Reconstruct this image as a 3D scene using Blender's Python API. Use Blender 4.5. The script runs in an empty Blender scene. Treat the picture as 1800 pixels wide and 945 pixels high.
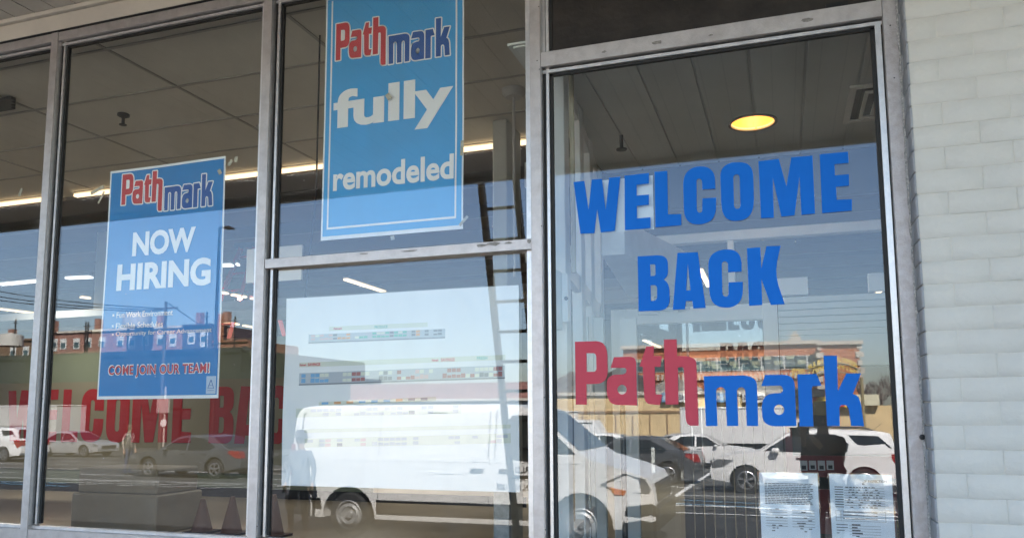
import bpy, bmesh, math, random
from mathutils import Vector, Matrix
from mathutils.geometry import tessellate_polygon
random.seed(7)
S = bpy.context.scene
COL = S.collection
R = math.radians

# ------------------------------------------------------------------ camera
FPX, PCX, PCY, DIST, EYE = 1400.0, 900.0, 564.0, 3.5, 1.6
up = Vector((-60, 12264, -1400)).normalized()
ax = -Vector((-4150, -181, -1400)).normalized()
ax = (ax - up * ax.dot(up)).normalized()
ay = up.cross(ax)
ROT = Matrix((ax, ay, up))
CPOS = Vector((0, -DIST, EYE))
cam = bpy.data.cameras.new('camera'); camo = bpy.data.objects.new('camera', cam); COL.objects.link(camo)
camo.matrix_world = Matrix.Translation(CPOS) @ ROT.to_4x4()
cam.sensor_width = 36; cam.lens = FPX / 1800 * 36
cam.shift_x = 0; cam.shift_y = (PCY - 472.5) / 1800
cam.clip_start = 0.02; cam.clip_end = 2000
S.camera = camo

# ------------------------------------------------------------------ light
SUN_AZ, SUN_EL = 30, 47            # azimuth from +Y towards +X
w = bpy.data.worlds.new('World'); S.world = w; w.use_nodes = True
nt = w.node_tree; bg = nt.nodes['Background']
sky = nt.nodes.new('ShaderNodeTexSky'); sky.sky_type = 'NISHITA'; sky.sun_disc = False
sky.sun_elevation = R(SUN_EL); sky.sun_rotation = R(SUN_AZ); sky.ozone_density = 2.2; sky.dust_density = 1.0
nt.links.new(sky.outputs[0], bg.inputs[0]); bg.inputs[1].default_value = 0.085
sl = bpy.data.lights.new('sun', 'SUN'); sl.energy = 5.0; sl.angle = R(0.53); sl.color = (1, .95, .87)
so = bpy.data.objects.new('sun', sl); COL.objects.link(so)
sd = Vector((math.sin(R(SUN_AZ)) * math.cos(R(SUN_EL)), math.cos(R(SUN_AZ)) * math.cos(R(SUN_EL)), math.sin(R(SUN_EL))))
so.rotation_euler = (-sd).to_track_quat('-Z', 'Y').to_euler(); so.location = (0, 0, 30)
S.view_settings.view_transform = 'Standard'; S.view_settings.look = 'None'
S.view_settings.exposure = 2.78; S.view_settings.gamma = 1.0
S.view_settings.use_curve_mapping = False
S.render.engine = 'CYCLES'
cy = S.cycles
cy.use_denoising = True; cy.use_adaptive_sampling = False; cy.denoising_prefilter = 'ACCURATE'; cy.max_bounces = 10; cy.transparent_max_bounces = 24
cy.glossy_bounces = 5; cy.diffuse_bounces = 4; cy.sample_clamp_indirect = 6
cy.caustics_reflective = False; cy.caustics_refractive = False

# ------------------------------------------------------------------ where a photographed point stands in the street
def ray(x, y): return ROT @ Vector((x - PCX, -(y - PCY), -FPX))
def at(x, y, Y=0.0):
    r = ray(x, y); return CPOS + r * ((Y - CPOS.y) / r.y)
def out(x, y, d):                    # a thing seen mirrored in the glass, d metres out from the shop
    p = at(x, y, d); return Vector((p.x, -d, p.z))
def lot(Y):                          # height of the car park, it falls away from the shop
    d = -Y
    return -0.15 if d < 4.4 else (-.25 - .02 * (d - 4) if d < 110 else -2.37)

# ------------------------------------------------------------------ materials
MATS = {}
def mat(name, col, rough=.6, metal=0, var=0, scale=8, bump=0, bscale=60, coat=0, emit=None, estr=0, col2=None, thr=None):
    if name in MATS: return MATS[name]
    m = bpy.data.materials.new(name); m.use_nodes = True; MATS[name] = m
    n = m.node_tree.nodes; L = m.node_tree.links; b = n['Principled BSDF']
    b.inputs['Base Color'].default_value = (*col, 1); b.inputs['Roughness'].default_value = rough
    b.inputs['Metallic'].default_value = metal; b.inputs['Coat Weight'].default_value = coat
    if emit: b.inputs['Emission Color'].default_value = (*emit, 1); b.inputs['Emission Strength'].default_value = estr
    tc = n.new('ShaderNodeTexCoord')
    if var or col2:
        no = n.new('ShaderNodeTexNoise'); no.inputs['Scale'].default_value = scale; no.inputs['Detail'].default_value = 6
        no.inputs['Roughness'].default_value = .65
        L.new(tc.outputs['Object'], no.inputs['Vector'])
        cr = n.new('ShaderNodeValToRGB')
        c2 = col2 or tuple(c * (1 - var) for c in col); c1 = col if col2 else tuple(min(1, c * (1 + var * .6)) for c in col)
        lo, hi = thr or (.35, .68)
        cr.color_ramp.elements[0].position = lo; cr.color_ramp.elements[0].color = (*c2, 1)
        cr.color_ramp.elements[1].position = hi; cr.color_ramp.elements[1].color = (*c1, 1)
        L.new(no.outputs['Fac'], cr.inputs[0]); L.new(cr.outputs[0], b.inputs['Base Color'])
        if rough > .15:
            mr = n.new('ShaderNodeMapRange'); mr.inputs[3].default_value = max(0, rough - .08); mr.inputs[4].default_value = min(1, rough + .1)
            L.new(no.outputs['Fac'], mr.inputs[0]); L.new(mr.outputs[0], b.inputs['Roughness'])
    if bump:
        nb = n.new('ShaderNodeTexNoise'); nb.inputs['Scale'].default_value = bscale; nb.inputs['Detail'].default_value = 4
        L.new(tc.outputs['Object'], nb.inputs['Vector'])
        bp = n.new('ShaderNodeBump'); bp.inputs['Strength'].default_value = bump; bp.inputs['Distance'].default_value = .01
        L.new(nb.outputs['Fac'], bp.inputs['Height']); L.new(bp.outputs[0], b.inputs['Normal'])
    return m

def glass_mat(name, r0, tint=(1, 1, 1), r1=.55, rough=0.0, wave=0.0, dust=0.0):
    m = bpy.data.materials.new(name); m.use_nodes = True; n = m.node_tree.nodes; L = m.node_tree.links; MATS[name] = m
    n.clear(); o = n.new('ShaderNodeOutputMaterial')
    g = n.new('ShaderNodeNewGeometry'); d = n.new('ShaderNodeVectorMath'); d.operation = 'DOT_PRODUCT'
    L.new(g.outputs['Incoming'], d.inputs[0]); L.new(g.outputs['Normal'], d.inputs[1])
    a = n.new('ShaderNodeMath'); a.operation = 'ABSOLUTE'; L.new(d.outputs['Value'], a.inputs[0])
    s = n.new('ShaderNodeMath'); s.operation = 'SUBTRACT'; s.inputs[0].default_value = 1; L.new(a.outputs[0], s.inputs[1])
    p = n.new('ShaderNodeMath'); p.operation = 'POWER'; p.inputs[1].default_value = 5; L.new(s.outputs[0], p.inputs[0])
    mr = n.new('ShaderNodeMapRange'); mr.inputs[3].default_value = r0; mr.inputs[4].default_value = r1; L.new(p.outputs[0], mr.inputs[0])
    t = n.new('ShaderNodeBsdfTransparent'); t.inputs[0].default_value = (*tint, 1)
    gl = n.new('ShaderNodeBsdfGlossy'); gl.inputs['Roughness'].default_value = rough; gl.inputs['Color'].default_value = (.95, .95, 1, 1)
    if wave:
        tc = n.new('ShaderNodeTexCoord'); nb = n.new('ShaderNodeTexNoise'); nb.inputs['Scale'].default_value = 1.3; nb.inputs['Detail'].default_value = 1
        L.new(tc.outputs['Object'], nb.inputs['Vector']); bp = n.new('ShaderNodeBump'); bp.inputs['Strength'].default_value = wave; bp.inputs['Distance'].default_value = .01
        L.new(nb.outputs['Fac'], bp.inputs['Height']); L.new(bp.outputs[0], gl.inputs['Normal'])
    mx = n.new('ShaderNodeMixShader'); L.new(mr.outputs[0], mx.inputs[0]); L.new(t.outputs[0], mx.inputs[1]); L.new(gl.outputs[0], mx.inputs[2])
    last = mx
    if dust:                           # a thin film of street dust and old wipe marks
        tc2 = n.new('ShaderNodeTexCoord'); mp = n.new('ShaderNodeMapping'); mp.inputs['Scale'].default_value = (1.0, 1.0, .45); mp.inputs['Rotation'].default_value = (0, .5, 0)
        nz = n.new('ShaderNodeTexNoise'); nz.inputs['Scale'].default_value = 5; nz.inputs['Detail'].default_value = 7; nz.inputs['Distortion'].default_value = 1.2
        L.new(tc2.outputs['Object'], mp.inputs[0]); L.new(mp.outputs[0], nz.inputs['Vector'])
        m2 = n.new('ShaderNodeMapRange'); m2.inputs[1].default_value = .42; m2.inputs[2].default_value = .78; m2.inputs[3].default_value = .001; m2.inputs[4].default_value = dust; L.new(nz.outputs['Fac'], m2.inputs[0])
        df = n.new('ShaderNodeBsdfDiffuse'); df.inputs[0].default_value = (.75, .73, .68, 1)
        last = n.new('ShaderNodeMixShader'); L.new(m2.outputs[0], last.inputs[0]); L.new(mx.outputs[0], last.inputs[1]); L.new(df.outputs[0], last.inputs[2])
    L.new(last.outputs[0], o.inputs[0]); return m

GLASS = glass_mat('shop_glass', .052, (.975, .985, .975), .5, 0.0, .006, .02)
GLASS_IN = glass_mat('door_glass', .07, (.93, .96, .95))
CARGLASS = mat('car_glass', (.012, .016, .016), .04, coat=.3)
ALU = mat('worn_aluminium', (.56, .515, .49), .40, .72, scale=16, bump=.18, bscale=220, col2=(.44, .395, .37), thr=(.30, .62))
ALU_B = mat('aluminium_stop', (.72, .69, .67), .36, .7, var=.12, scale=25)
GASKET = mat('black_gasket', (.012, .011, .010), .6)
PANEL = mat('bronze_panel', (.030, .023, .018), .45, .2, var=.5, scale=5, bump=.2, bscale=30)
SOFF = mat('soffit_boards', (.62, .56, .48), .6, var=.10, scale=3, bump=.1, bscale=40)
FASC = mat('cream_fascia', (.60, .54, .46), .5, var=.1, scale=2)
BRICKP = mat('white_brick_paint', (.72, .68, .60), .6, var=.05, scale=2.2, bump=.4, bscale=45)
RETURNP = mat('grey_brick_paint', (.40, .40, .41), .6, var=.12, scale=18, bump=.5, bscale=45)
CAULK = mat('cracked_caulk', (.58, .56, .53), .7, var=.5, scale=90, bump=.8, bscale=120)
CONC = mat('pavement', (.33, .31, .28), .85, var=.2, scale=1.2, bump=.3, bscale=40)
ASPH = mat('asphalt', (.032, .032, .031), .9, scale=.5, bump=.4, bscale=80, col2=(.022, .022, .022))
ASPH_L = mat('worn_asphalt', (.072, .073, .068), .9, scale=.25, bump=.4, bscale=80, col2=(.05, .05, .047))
LINE = mat('road_line', (.78, .78, .74), .7, scale=6, col2=(.45, .45, .43), thr=(.3, .5))
LINEB = mat('blue_line', (.18, .42, .62), .7, var=.3, scale=6)
TYRE = mat('tyre', (.02, .02, .02), .75, var=.2, scale=30)
RIM = mat('alloy_rim', (.60, .60, .60), .3, .85)
STEEL = mat('steel_wheel', (.42, .42, .42), .45, .6)
BLK = mat('black_plastic', (.018, .018, .018), .5)
DKSH = mat('dark_trim', (.03, .03, .032), .35)
CHROME = mat('chrome', (.75, .75, .75), .15, 1)
HEADL = mat('headlamp', (.30, .31, .32), .12, .6)
TAIL = mat('tail_lamp', (.28, .012, .012), .15, coat=.5)
WHITEP = mat('white_car_paint', (.80, .79, .76), .3, coat=.6, var=.03, scale=2)
VANW = mat('white_van_paint', (.72, .71, .685), .35, coat=.4, var=.04, scale=1.5)
SILV = mat('silver_car_paint', (.50, .50, .49), .3, .4, coat=.5)
GREYP = mat('grey_car_paint', (.13, .14, .15), .3, .5, coat=.5)
DKGREY = mat('charcoal_car_paint', (.055, .058, .062), .28, .5, coat=.6)
REDP = mat('red_car_paint', (.30, .015, .02), .3, coat=.5)
INK = mat('black_ink', (.03, .03, .035), .7)
VBLUE = mat('blue_vinyl', (.008, .17, .66), .6, var=.04, scale=3)
VBLUE2 = mat('blue_logo_vinyl', (.015, .17, .62), .6, var=.04, scale=3)
VRED = mat('red_logo_vinyl', (.66, .085, .115), .6, var=.04, scale=3)
for m_ in (VBLUE, VBLUE2, VRED): m_.node_tree.nodes['Principled BSDF'].inputs['Specular IOR Level'].default_value = .15

# ------------------------------------------------------------------ object helpers
def tag(o, label=None, cat=None, group=None, kind=None):
    if label: o['label'] = label
    if cat: o['category'] = cat
    if group: o['group'] = group
    if kind: o['kind'] = kind
    return o
def thing(name, label, cat, loc=(0, 0, 0), rz=0, group=None):
    o = bpy.data.objects.new(name, None); COL.objects.link(o); o.location = loc; o.rotation_euler = (0, 0, rz)
    o.empty_display_size = .2
    return tag(o, label, cat, group)
def smooth_by_angle(me, a=35):
    me.polygons.foreach_set('use_smooth', [True] * len(me.polygons))
    try: me.set_sharp_from_angle(angle=R(a))
    except Exception: pass
class MB:
    """collects shapes and links them as one mesh; world=True means coordinates are world ones"""
    def __init__(s): s.v = []; s.f = []; s.mi = []; s.cur = 0
    def add(s, vs, fs):
        k = len(s.v); s.v += [tuple(p) for p in vs]; s.f += [tuple(i + k for i in f) for f in fs]; s.mi += [s.cur] * len(fs); return s
    def box(s, x0, x1, y0, y1, z0, z1, tx=0, ty=0):
        vs = [(x0, y0, z0), (x1, y0, z0), (x1, y1, z0), (x0, y1, z0), (x0 + tx, y0 + ty, z1), (x1 - tx, y0 + ty, z1), (x1 - tx, y1 - ty, z1), (x0 + tx, y1 - ty, z1)]
        return s.add(vs, [(0, 3, 2, 1), (4, 5, 6, 7), (0, 1, 5, 4), (1, 2, 6, 5), (2, 3, 7, 6), (3, 0, 4, 7)])
    def bar(s, a, b, wx, wy=None):
        a = Vector(a); b = Vector(b); d = (b - a).normalized(); wy = wy or wx
        u = d.cross(Vector((0, 0, 1))); u = Vector((1, 0, 0)) if u.length < .01 else u.normalized(); v = d.cross(u)
        vs = [p + u * i * wx / 2 + v * j * wy / 2 for p in (a, b) for i, j in ((-1, -1), (1, -1), (1, 1), (-1, 1))]
        return s.add(vs, [(0, 3, 2, 1), (4, 5, 6, 7), (0, 1, 5, 4), (1, 2, 6, 5), (2, 3, 7, 6), (3, 0, 4, 7)])
    def tube(s, pts, r, n=10, r2=None):
        pts = [Vector(p) for p in pts]; rings = []
        for i, p in enumerate(pts):
            d = (pts[min(i + 1, len(pts) - 1)] - pts[max(i - 1, 0)]).normalized()
            u = d.cross(Vector((0, 0, 1))); u = Vector((1, 0, 0)) if u.length < .05 else u.normalized(); v = d.cross(u)
            rr = r if r2 is None else r + (r2 - r) * i / max(1, len(pts) - 1)
            rings.append([p + (u * math.cos(t) + v * math.sin(t)) * rr for t in [2 * math.pi * k / n for k in range(n)]])
        vs = [p for q in rings for p in q]; fs = []
        for i in range(len(rings) - 1):
            for k in range(n): fs.append((i * n + k, i * n + (k + 1) % n, (i + 1) * n + (k + 1) % n, (i + 1) * n + k))
        fs += [tuple(reversed(range(n))), tuple(range((len(rings) - 1) * n, len(rings) * n))]
        return s.add(vs, fs)
    def lathe(s, prof, c=(0, 0, 0), axis='z', n=24):
        vs = []; fs = []
        for r, h in prof:
            for k in range(n):
                t = 2 * math.pi * k / n; a, b = r * math.cos(t), r * math.sin(t)
                p = {'z': (a, b, h), 'y': (a, h, b), 'x': (h, a, b)}[axis]; vs.append((p[0] + c[0], p[1] + c[1], p[2] + c[2]))
        for i in range(len(prof) - 1):
            for k in range(n): fs.append((i * n + k, i * n + (k + 1) % n, (i + 1) * n + (k + 1) % n, (i + 1) * n + k))
        return s.add(vs, fs)
    def quad(s, a, b, c, d): return s.add([a, b, c, d], [(0, 1, 2, 3)])
    def build(s, name, m, parent=None, world=False, smooth=0, bevel=0, kind=None):
        me = bpy.data.meshes.new(name); off = Vector(parent.location) if (parent and world) else Vector()
        vs = [Vector(p) - off for p in s.v]
        me.from_pydata(vs, [], s.f)
        for mm in (m if isinstance(m, (list, tuple)) else [m]): me.materials.append(mm)
        if isinstance(m, (list, tuple)): me.polygons.foreach_set('material_index', s.mi)
        bm = bmesh.new(); bm.from_mesh(me); bmesh.ops.recalc_face_normals(bm, faces=bm.faces)
        if bevel: bmesh.ops.bevel(bm, geom=list(bm.edges), offset=bevel, segments=1, profile=.6, affect='EDGES', clamp_overlap=True)
        bm.to_mesh(me); bm.free(); me.update()
        if smooth: smooth_by_angle(me, smooth)
        o = bpy.data.objects.new(name, me); COL.objects.link(o)
        if parent: o.parent = parent
        if kind: o['kind'] = kind
        return o
def struct(name, mb, m, **k): return mb.build(name, m, world=True, kind='structure', **k)

def curve_mesh(name, splines, offset=0, extrude=0.0):
    cu = bpy.data.curves.new(name, 'CURVE'); cu.dimensions = '2D'; cu.fill_mode = 'BOTH' if extrude else 'FRONT'; cu.extrude = extrude; cu.offset = offset
    for sp in splines:
        q = cu.splines.new('POLY'); q.points.add(len(sp) - 1)
        for p, c in zip(q.points, sp): p.co = (c[0], c[1], 0, 1)
        q.use_cyclic_u = True
    o = bpy.data.objects.new('tmp', cu); COL.objects.link(o); bpy.context.view_layer.update()
    me = bpy.data.meshes.new_from_object(o.evaluated_get(bpy.context.evaluated_depsgraph_get()))
    bpy.data.objects.remove(o); bpy.data.curves.remove(cu); return me
def text_mesh(s, bold=0.0, spacing=1.0, shear=0):
    cu = bpy.data.curves.new('t', 'FONT'); cu.body = s; cu.size = 1; cu.offset = bold; cu.space_character = spacing; cu.shear = shear; cu.resolution_u = 4
    cu.fill_mode = 'FRONT'
    o = bpy.data.objects.new('tmp', cu); COL.objects.link(o); bpy.context.view_layer.update()
    me = bpy.data.meshes.new_from_object(o.evaluated_get(bpy.context.evaluated_depsgraph_get()))
    bpy.data.objects.remove(o); bpy.data.curves.remove(cu); return me
def join(parts):                      # parts: list of (mesh, fn(co)->world)
    mb = MB()
    for me, fn in parts: mb.add([fn(v.co) for v in me.vertices], [tuple(p.vertices) for p in me.polygons])
    return mb
def box_fit(me, x0, x1, z0, z1):
    xs = [v.co.x for v in me.vertices]; ys = [v.co.y for v in me.vertices]
    a, b, c, d = min(xs), max(xs), min(ys), max(ys)
    return lambda co: (x0 + (co.x - a) / (b - a) * (x1 - x0), z0 + (co.y - c) / (d - c) * (z1 - z0))
def printed(name, s, m, parent, x0, x1, z0, z1, Y, bold=.02, warp=None, spacing=1.0, mirror=False):
    """flat lettering lying on a plane of constant Y"""
    me = text_mesh(s, bold, spacing); f = box_fit(me, x0, x1, z0, z1)
    def fn(co):
        x, z = f(co)
        if mirror: x = x0 + x1 - x
        return (x, Y + (warp(x, z) if warp else 0), z)
    return join([(me, fn)]).build(name, m, parent, world=True)

# ------------------------------------------------------------------ traced letter shapes (metres on the glass)
def tr(sc, ox, oy, pts):
    r = []
    for x, y in pts:
        p = at(ox + x / sc, oy + y / sc, 0); r.append((p.x, p.z))
    return r
def circ(cx, cy, rx, ry, n=20): return [(cx + rx * math.cos(2 * math.pi * k / n), cy + ry * math.sin(2 * math.pi * k / n)) for k in range(n)]
def rnd(pts, it=2):                   # soften a traced outline a little without moving its long straight edges
    for _ in range(it):
        q = []
        n = len(pts)
        for i in range(n):
            a = Vector(pts[i - 1]); b = Vector(pts[i]); c = Vector(pts[(i + 1) % n])
            ang = (b - a).angle(c - b, 0)
            if R(8) < ang < R(62):
                l = min((b - a).length, (c - b).length) * .28
                q += [tuple(b - (b - a).normalized() * l), tuple(b + (c - b).normalized() * l)]
            else: q.append(tuple(b))
        pts = q
    return pts
c1 = lambda p: rnd(tr(5.558, 1000, 590, p)); c2 = lambda p: rnd(tr(6.0, 1230, 610, p))
PATH = [[c1([(60,57),(280,50),(330,65),(360,105),(375,165),(380,360),(365,420),(330,455),(290,467),(172,470),(176,670),(68,670)]),
         c1([(172,168),(245,168),(262,180),(268,200),(270,325),(262,342),(245,350),(176,350)])],
        [c1([(440,207),(610,203),(642,216),(658,250),(668,678),(450,672),(405,650),(385,610),(372,560),(374,440),(385,410),(430,378),(530,376),(555,362),(563,345),(563,325),(550,312),(408,312)]),
         c1(circ(520, 523, 45, 48))],
        [c1([(757,103),(830,100),(828,196),(908,196),(896,303),(838,300),(846,550),(852,570),(915,572),(890,672),(790,668),(755,650),(738,610),(722,300),(690,298)])],
        [c1([(928,35),(1053,33),(1057,195),(1160,197),(1215,215),(1245,250),(1268,875),(1190,875),(1160,862),(1145,830),(1140,790),(1125,330),(1115,305),(1090,303),(1065,310),(1070,668),(945,668)])]]
MARK = [[c2([(42,303),(490,295),(555,315),(595,355),(603,400),(617,828),(497,828),(482,460),(470,430),(440,418),(410,425),(392,450),(407,828),(288,828),(270,450),(250,425),(220,418),(185,428),(172,455),(187,828),(67,828)])],
        [c2([(690,290),(900,288),(960,305),(995,350),(1002,400),(1020,828),(780,832),(710,815),(670,770),(655,690),(655,600),(675,535),(720,495),(790,482),(850,482),(877,465),(878,440),(868,415),(850,403),(650,407)]),
         c2(circ(837, 657, 54, 54))],
        [c2([(1030,285),(1230,280),(1285,405),(1190,408),(1180,430),(1200,832),(1053,832)])],
        [c2([(1305,88),(1447,88),(1457,460),(1545,275),(1700,275),(1615,490),(1665,510),(1697,580),(1732,830),(1598,828),(1570,640),(1545,610),(1500,605),(1472,625),(1477,828),(1343,828)])]]
c3 = lambda p: rnd(tr(5.908, 1000, 260, p)); c4 = lambda p: rnd(tr(6.515, 1250, 255, p)); c5 = lambda p: rnd(tr(6.4286, 1110, 425, p))
BIG = {
 'W': [c3([(50,355),(162,343),(205,640),(238,330),(345,322),(383,645),(418,312),(535,300),(478,862),(332,878),(295,640),(268,885),(120,892)])],
 'E1': [c3([(578,290),(832,262),(832,372),(705,385),(705,495),(832,485),(832,592),(708,603),(708,732),(848,720),(850,833),(582,855)])],
 'L': [c3([(890,250),(1022,240),(1030,690),(1167,686),(1168,803),(900,825)])],
 'C1': [c3([(1522,425),(1387,433),(1384,345),(1370,322),(1345,318),(1325,335),(1328,640),(1340,668),(1365,675),(1385,660),(1388,525),(1530,517),(1528,660),(1495,745),(1420,785),(1345,797),(1260,785),(1205,720),(1195,640),(1187,350),(1210,265),(1280,205),(1370,190),(1455,205),(1510,265),(1518,330)])],
 'O': [c4([(105,330),(130,260),(200,210),(290,197),(390,203),(450,240),(480,310),(492,640),(475,760),(410,845),(300,872),(200,862),(140,800),(118,700)]),
       c4([(253,365),(265,345),(290,335),(315,340),(327,365),(337,700),(325,725),(300,733),(275,725),(263,700)])],
 'M': [c4([(543,187),(775,160),(862,475),(918,143),(1160,122),(1190,785),(1035,800),(1012,360),(955,805),(805,820),(705,370),(718,832),(572,838)])],
 'E2': [c4([(1243,108),(1567,78),(1575,205),(1412,222),(1418,350),(1577,335),(1580,465),(1430,480),(1437,628),(1612,620),(1612,750),(1272,780)])],
 'B': [c5([(70,165),(320,150),(385,170),(412,220),(415,350),(400,395),(365,425),(405,455),(430,520),(432,680),(405,745),(340,775),(82,783)]),
       c5([(212,255),(262,253),(270,265),(272,370),(262,384),(217,386)]), c5([(217,490),(265,487),(283,500),(290,520),(290,630),(278,655),(255,665),(220,667)])],
 'A': [c5([(520,125),(750,117),(840,745),(700,752),(688,665),(615,668),(605,760),(468,765)]), c5([(637,245),(668,545),(620,548)])],
 'C2': [c5([(1245,335),(1093,345),(1090,240),(1070,220),(1040,220),(1020,240),(1028,590),(1045,615),(1075,620),(1098,600),(1098,457),(1257,450),(1260,580),(1230,680),(1150,735),(1060,745),(960,725),(900,660),(880,560),(868,240),(890,160),(960,105),(1060,82),(1160,90),(1225,145),(1243,220)])],
 'K': [c5([(1305,72),(1455,62),(1468,300),(1525,50),(1685,45),(1615,355),(1733,703),(1575,712),(1468,420),(1478,712),(1330,722)])]}
LX0, LX1, LZ0, LZ1 = -.889, .295, 1.49, 1.93   # box the logo fills on the glass
def logo_parts(x0, x1, z0, z1, Y, which, offset=0, warp=None):
    """the chain's two-tone logo scaled into a box"""
    al = [p for g in PATH + MARK for s in g for p in s]
    a, b = min(p[0] for p in al), max(p[0] for p in al); c, d = min(p[1] for p in al), max(p[1] for p in al)
    res = []
    for g in which:
        sp = [[((p[0] - a) / (b - a) * (x1 - x0), (p[1] - c) / (d - c) * (z1 - z0)) for p in s] for s in g]
        if offset:
            # grow the outline: outer ring out, holes in
            me = curve_mesh('l', [sp[0]]);  # base fill
            mb = MB(); mb.add([(v.co.x, v.co.y, 0) for v in me.vertices], [tuple(p.vertices) for p in me.polygons])
            n = 10
            for s in sp:
                for i in range(len(s)):
                    p, q = Vector(s[i - 1]), Vector(s[i]); t = (q - p)
                    if t.length < 1e-6: continue
                    nn = Vector((-t.y, t.x)).normalized() * offset
                    mb.add([(*(p - nn), 0), (*(q - nn), 0), (*(q + nn), 0), (*(p + nn), 0)], [(0, 1, 2, 3)])
                    mb.add([(*q, 0)] + [(q.x + offset * math.cos(2 * math.pi * k / n), q.y + offset * math.sin(2 * math.pi * k / n), 0) for k in range(n)], [(0, k + 1, (k + 1) % n + 1) for k in range(n)])
            me = bpy.data.meshes.new('o'); me.from_pydata(mb.v, [], mb.f)
            # only the band round each edge: drop the base fill when the letter has a hole
        else: me = curve_mesh('l', sp)
        def fn(co): 
            x, z = x0 + co.x, z0 + co.y
            return (x, Y + (warp(x, z) if warp else 0), z)
        res.append((me, fn))
    return res

# ================================================================== SETTING
# ---- car park (one sheet to the horizon, falling away from the shop), lane, pavement
mb = MB(); xs = [-900, -200, -60, -30, -12, 0, 12, 40, 200, 900]; ys = [-4.4, -8, -14, -16.4, -24, -40, -70, -110, -300, -900]
def gridz(mb, xs, ys, dz=0):
    vs = [(x, y, lot(y) + dz) for y in ys for x in xs]; n = len(xs)
    mb.add(vs, [(j * n + i, j * n + i + 1, (j + 1) * n + i + 1, (j + 1) * n + i) for j in range(len(ys) - 1) for i in range(n - 1)])
gridz(mb, xs, [-4.4, -4.41] + ys[1:]); struct('ground', mb, ASPH)
mb = MB(); gridz(mb, [-70, -30, -10, 0], [-16.4, -20, -24, -32, -45], .006); struct('parking_area', mb, ASPH_L)
mb = MB(); mb.box(-60, 30, -4.35, 0.02, -.15, 0); struct('pavement', mb, CONC)
mb = MB(); mb.box(-60, 30, -4.5, -4.352, -.35, -.003); struct('kerb', mb, mat('kerb_stone', (.42, .40, .37), .8, var=.2, scale=4), bevel=.012)
mb = MB(); mb.box(-900, 900, 32, 900, -.5, -.16); struct('land', mb, ASPH)
lw = .11
mb = MB()
def stripe(mb, a, b, wd=.11, dz=.012):
    a = Vector(a); b = Vector(b); d = (b - a).normalized(); nn = Vector((-d.y, d.x)) * wd / 2
    k = max(1, int((b - a).length / 3)); 
    for i in range(k):
        p = a.lerp(b, i / k); q = a.lerp(b, (i + 1) / k)
        c = [p - nn, q - nn, q + nn, p + nn]; mb.add([(v.x, v.y, lot(v.y) + dz) for v in c], [(0, 1, 2, 3)])
stripe(mb, (-40, -16.5), (-11, -17.0)); stripe(mb, (-40, -14.3), (-23.3, -14.3))
for k in range(9): stripe(mb, (-23 + 1.5 * k, -15.1), (-21.3 + 1.5 * k, -16.6))
for y in (-19.0, -21.7, -24.4, -27.1): stripe(mb, (-45, y), (-27, y)); stripe(mb, (-24, y), (-13, y))
for y in (-13.05, -14.6, -17.3, -19.9): stripe(mb, (-3.0, y), (6.5, y))
stripe(mb, (-2.65, -14.8), (-2.75, -28.5), .13); stripe(mb, (-3, -20.2), (-9, -20.2)); stripe(mb, (-3, -23.5), (-9, -23.5))
stripe(mb, (-2.9, -15.2), (3.2, -13.3)); stripe(mb, (3, -15.6), (6, -12.9))
struct('road_markings', mb, LINE)
mb = MB(); stripe(mb, (-40, -14.9), (-20.6, -15.3)); stripe(mb, (-34, -15.5), (-19.5, -14.4)); stripe(mb, (-2.9, -15.0), (1.0, -14.5), .09, .016); stripe(mb, (-2.4, -15.9), (2.2, -15.0), .09, .016)
struct('blue_bay_markings', mb, LINEB)

# ---- shop shell: rooms behind the glass
mb = MB(); mb.box(-32, 9, .06, 31, -.12, 0); struct('shop_floor', mb, mat('vinyl_floor', (.38, .32, .24), .35, var=.18, scale=.8))
mb = MB()
for (x0, x1, y0, y1, z0, z1) in [(-32.2, -32, 0, 31, 0, 5.8), (9, 9.2, 0, 31, 0, 5.8), (-32, 9, 31, 31.2, 0, 5.8)]: mb.box(x0, x1, y0, y1, z0, z1)
struct('shop_walls', mb, mat('inner_wall', (.20, .19, .17), .7, var=.1, scale=1))
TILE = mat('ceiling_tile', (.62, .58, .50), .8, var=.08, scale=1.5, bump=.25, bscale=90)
GRID = mat('ceiling_grid', (.36, .335, .29), .6)
mb = MB(); mb.box(-32, -1.28, .12, 2.83, 3.9, 3.96); struct('low_ceiling', mb, TILE)
mb = MB()
for k in range(23): mb.box(-32 + 1.333 * k + .03 - .011, -32 + 1.333 * k + .03 + .011, .13, 2.82, 3.893, 3.899) if -32 + 1.333 * k < -1.4 else None
for y in (.24, .86, 1.49, 2.12): mb.box(-31.9, -1.3, y - .010, y + .010, 3.891, 3.8985)
struct('ceiling_grid', mb, GRID)
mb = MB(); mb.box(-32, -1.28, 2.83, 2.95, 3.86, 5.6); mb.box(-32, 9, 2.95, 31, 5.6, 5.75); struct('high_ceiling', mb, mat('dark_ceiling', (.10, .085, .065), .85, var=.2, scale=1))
mb = MB()
for k in range(13): mb.box(-31.9, 8.9, 4.6 + 2 * k, 4.68 + 2 * k, 5.35, 5.597)
struct('ceiling_joists', mb, mat('joist_paint', (.17, .15, .12), .7))
mb = MB(); mb.box(-32, 9, -.02, 31, 5.75, 6.2); struct('shop_roof', mb, mat('roof_felt', (.15, .15, .15), .9))
mb = MB(); mb.box(-1.24, 9, .10, 2.36, 3.42, 3.432)
VC = mat('vestibule_ceiling', (.70, .72, .69), .8, var=.05, scale=2)
vceil = struct('vestibule_ceiling', mb, VC)
mb = MB(); x = -1.22
while x < 1.6:
    mb.box(x + .006, x + .274, .11, 2.35, 3.408, 3.4185); x += .28
vboards = struct('vestibule_ceiling_boards', mb, VC, bevel=.003)
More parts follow.
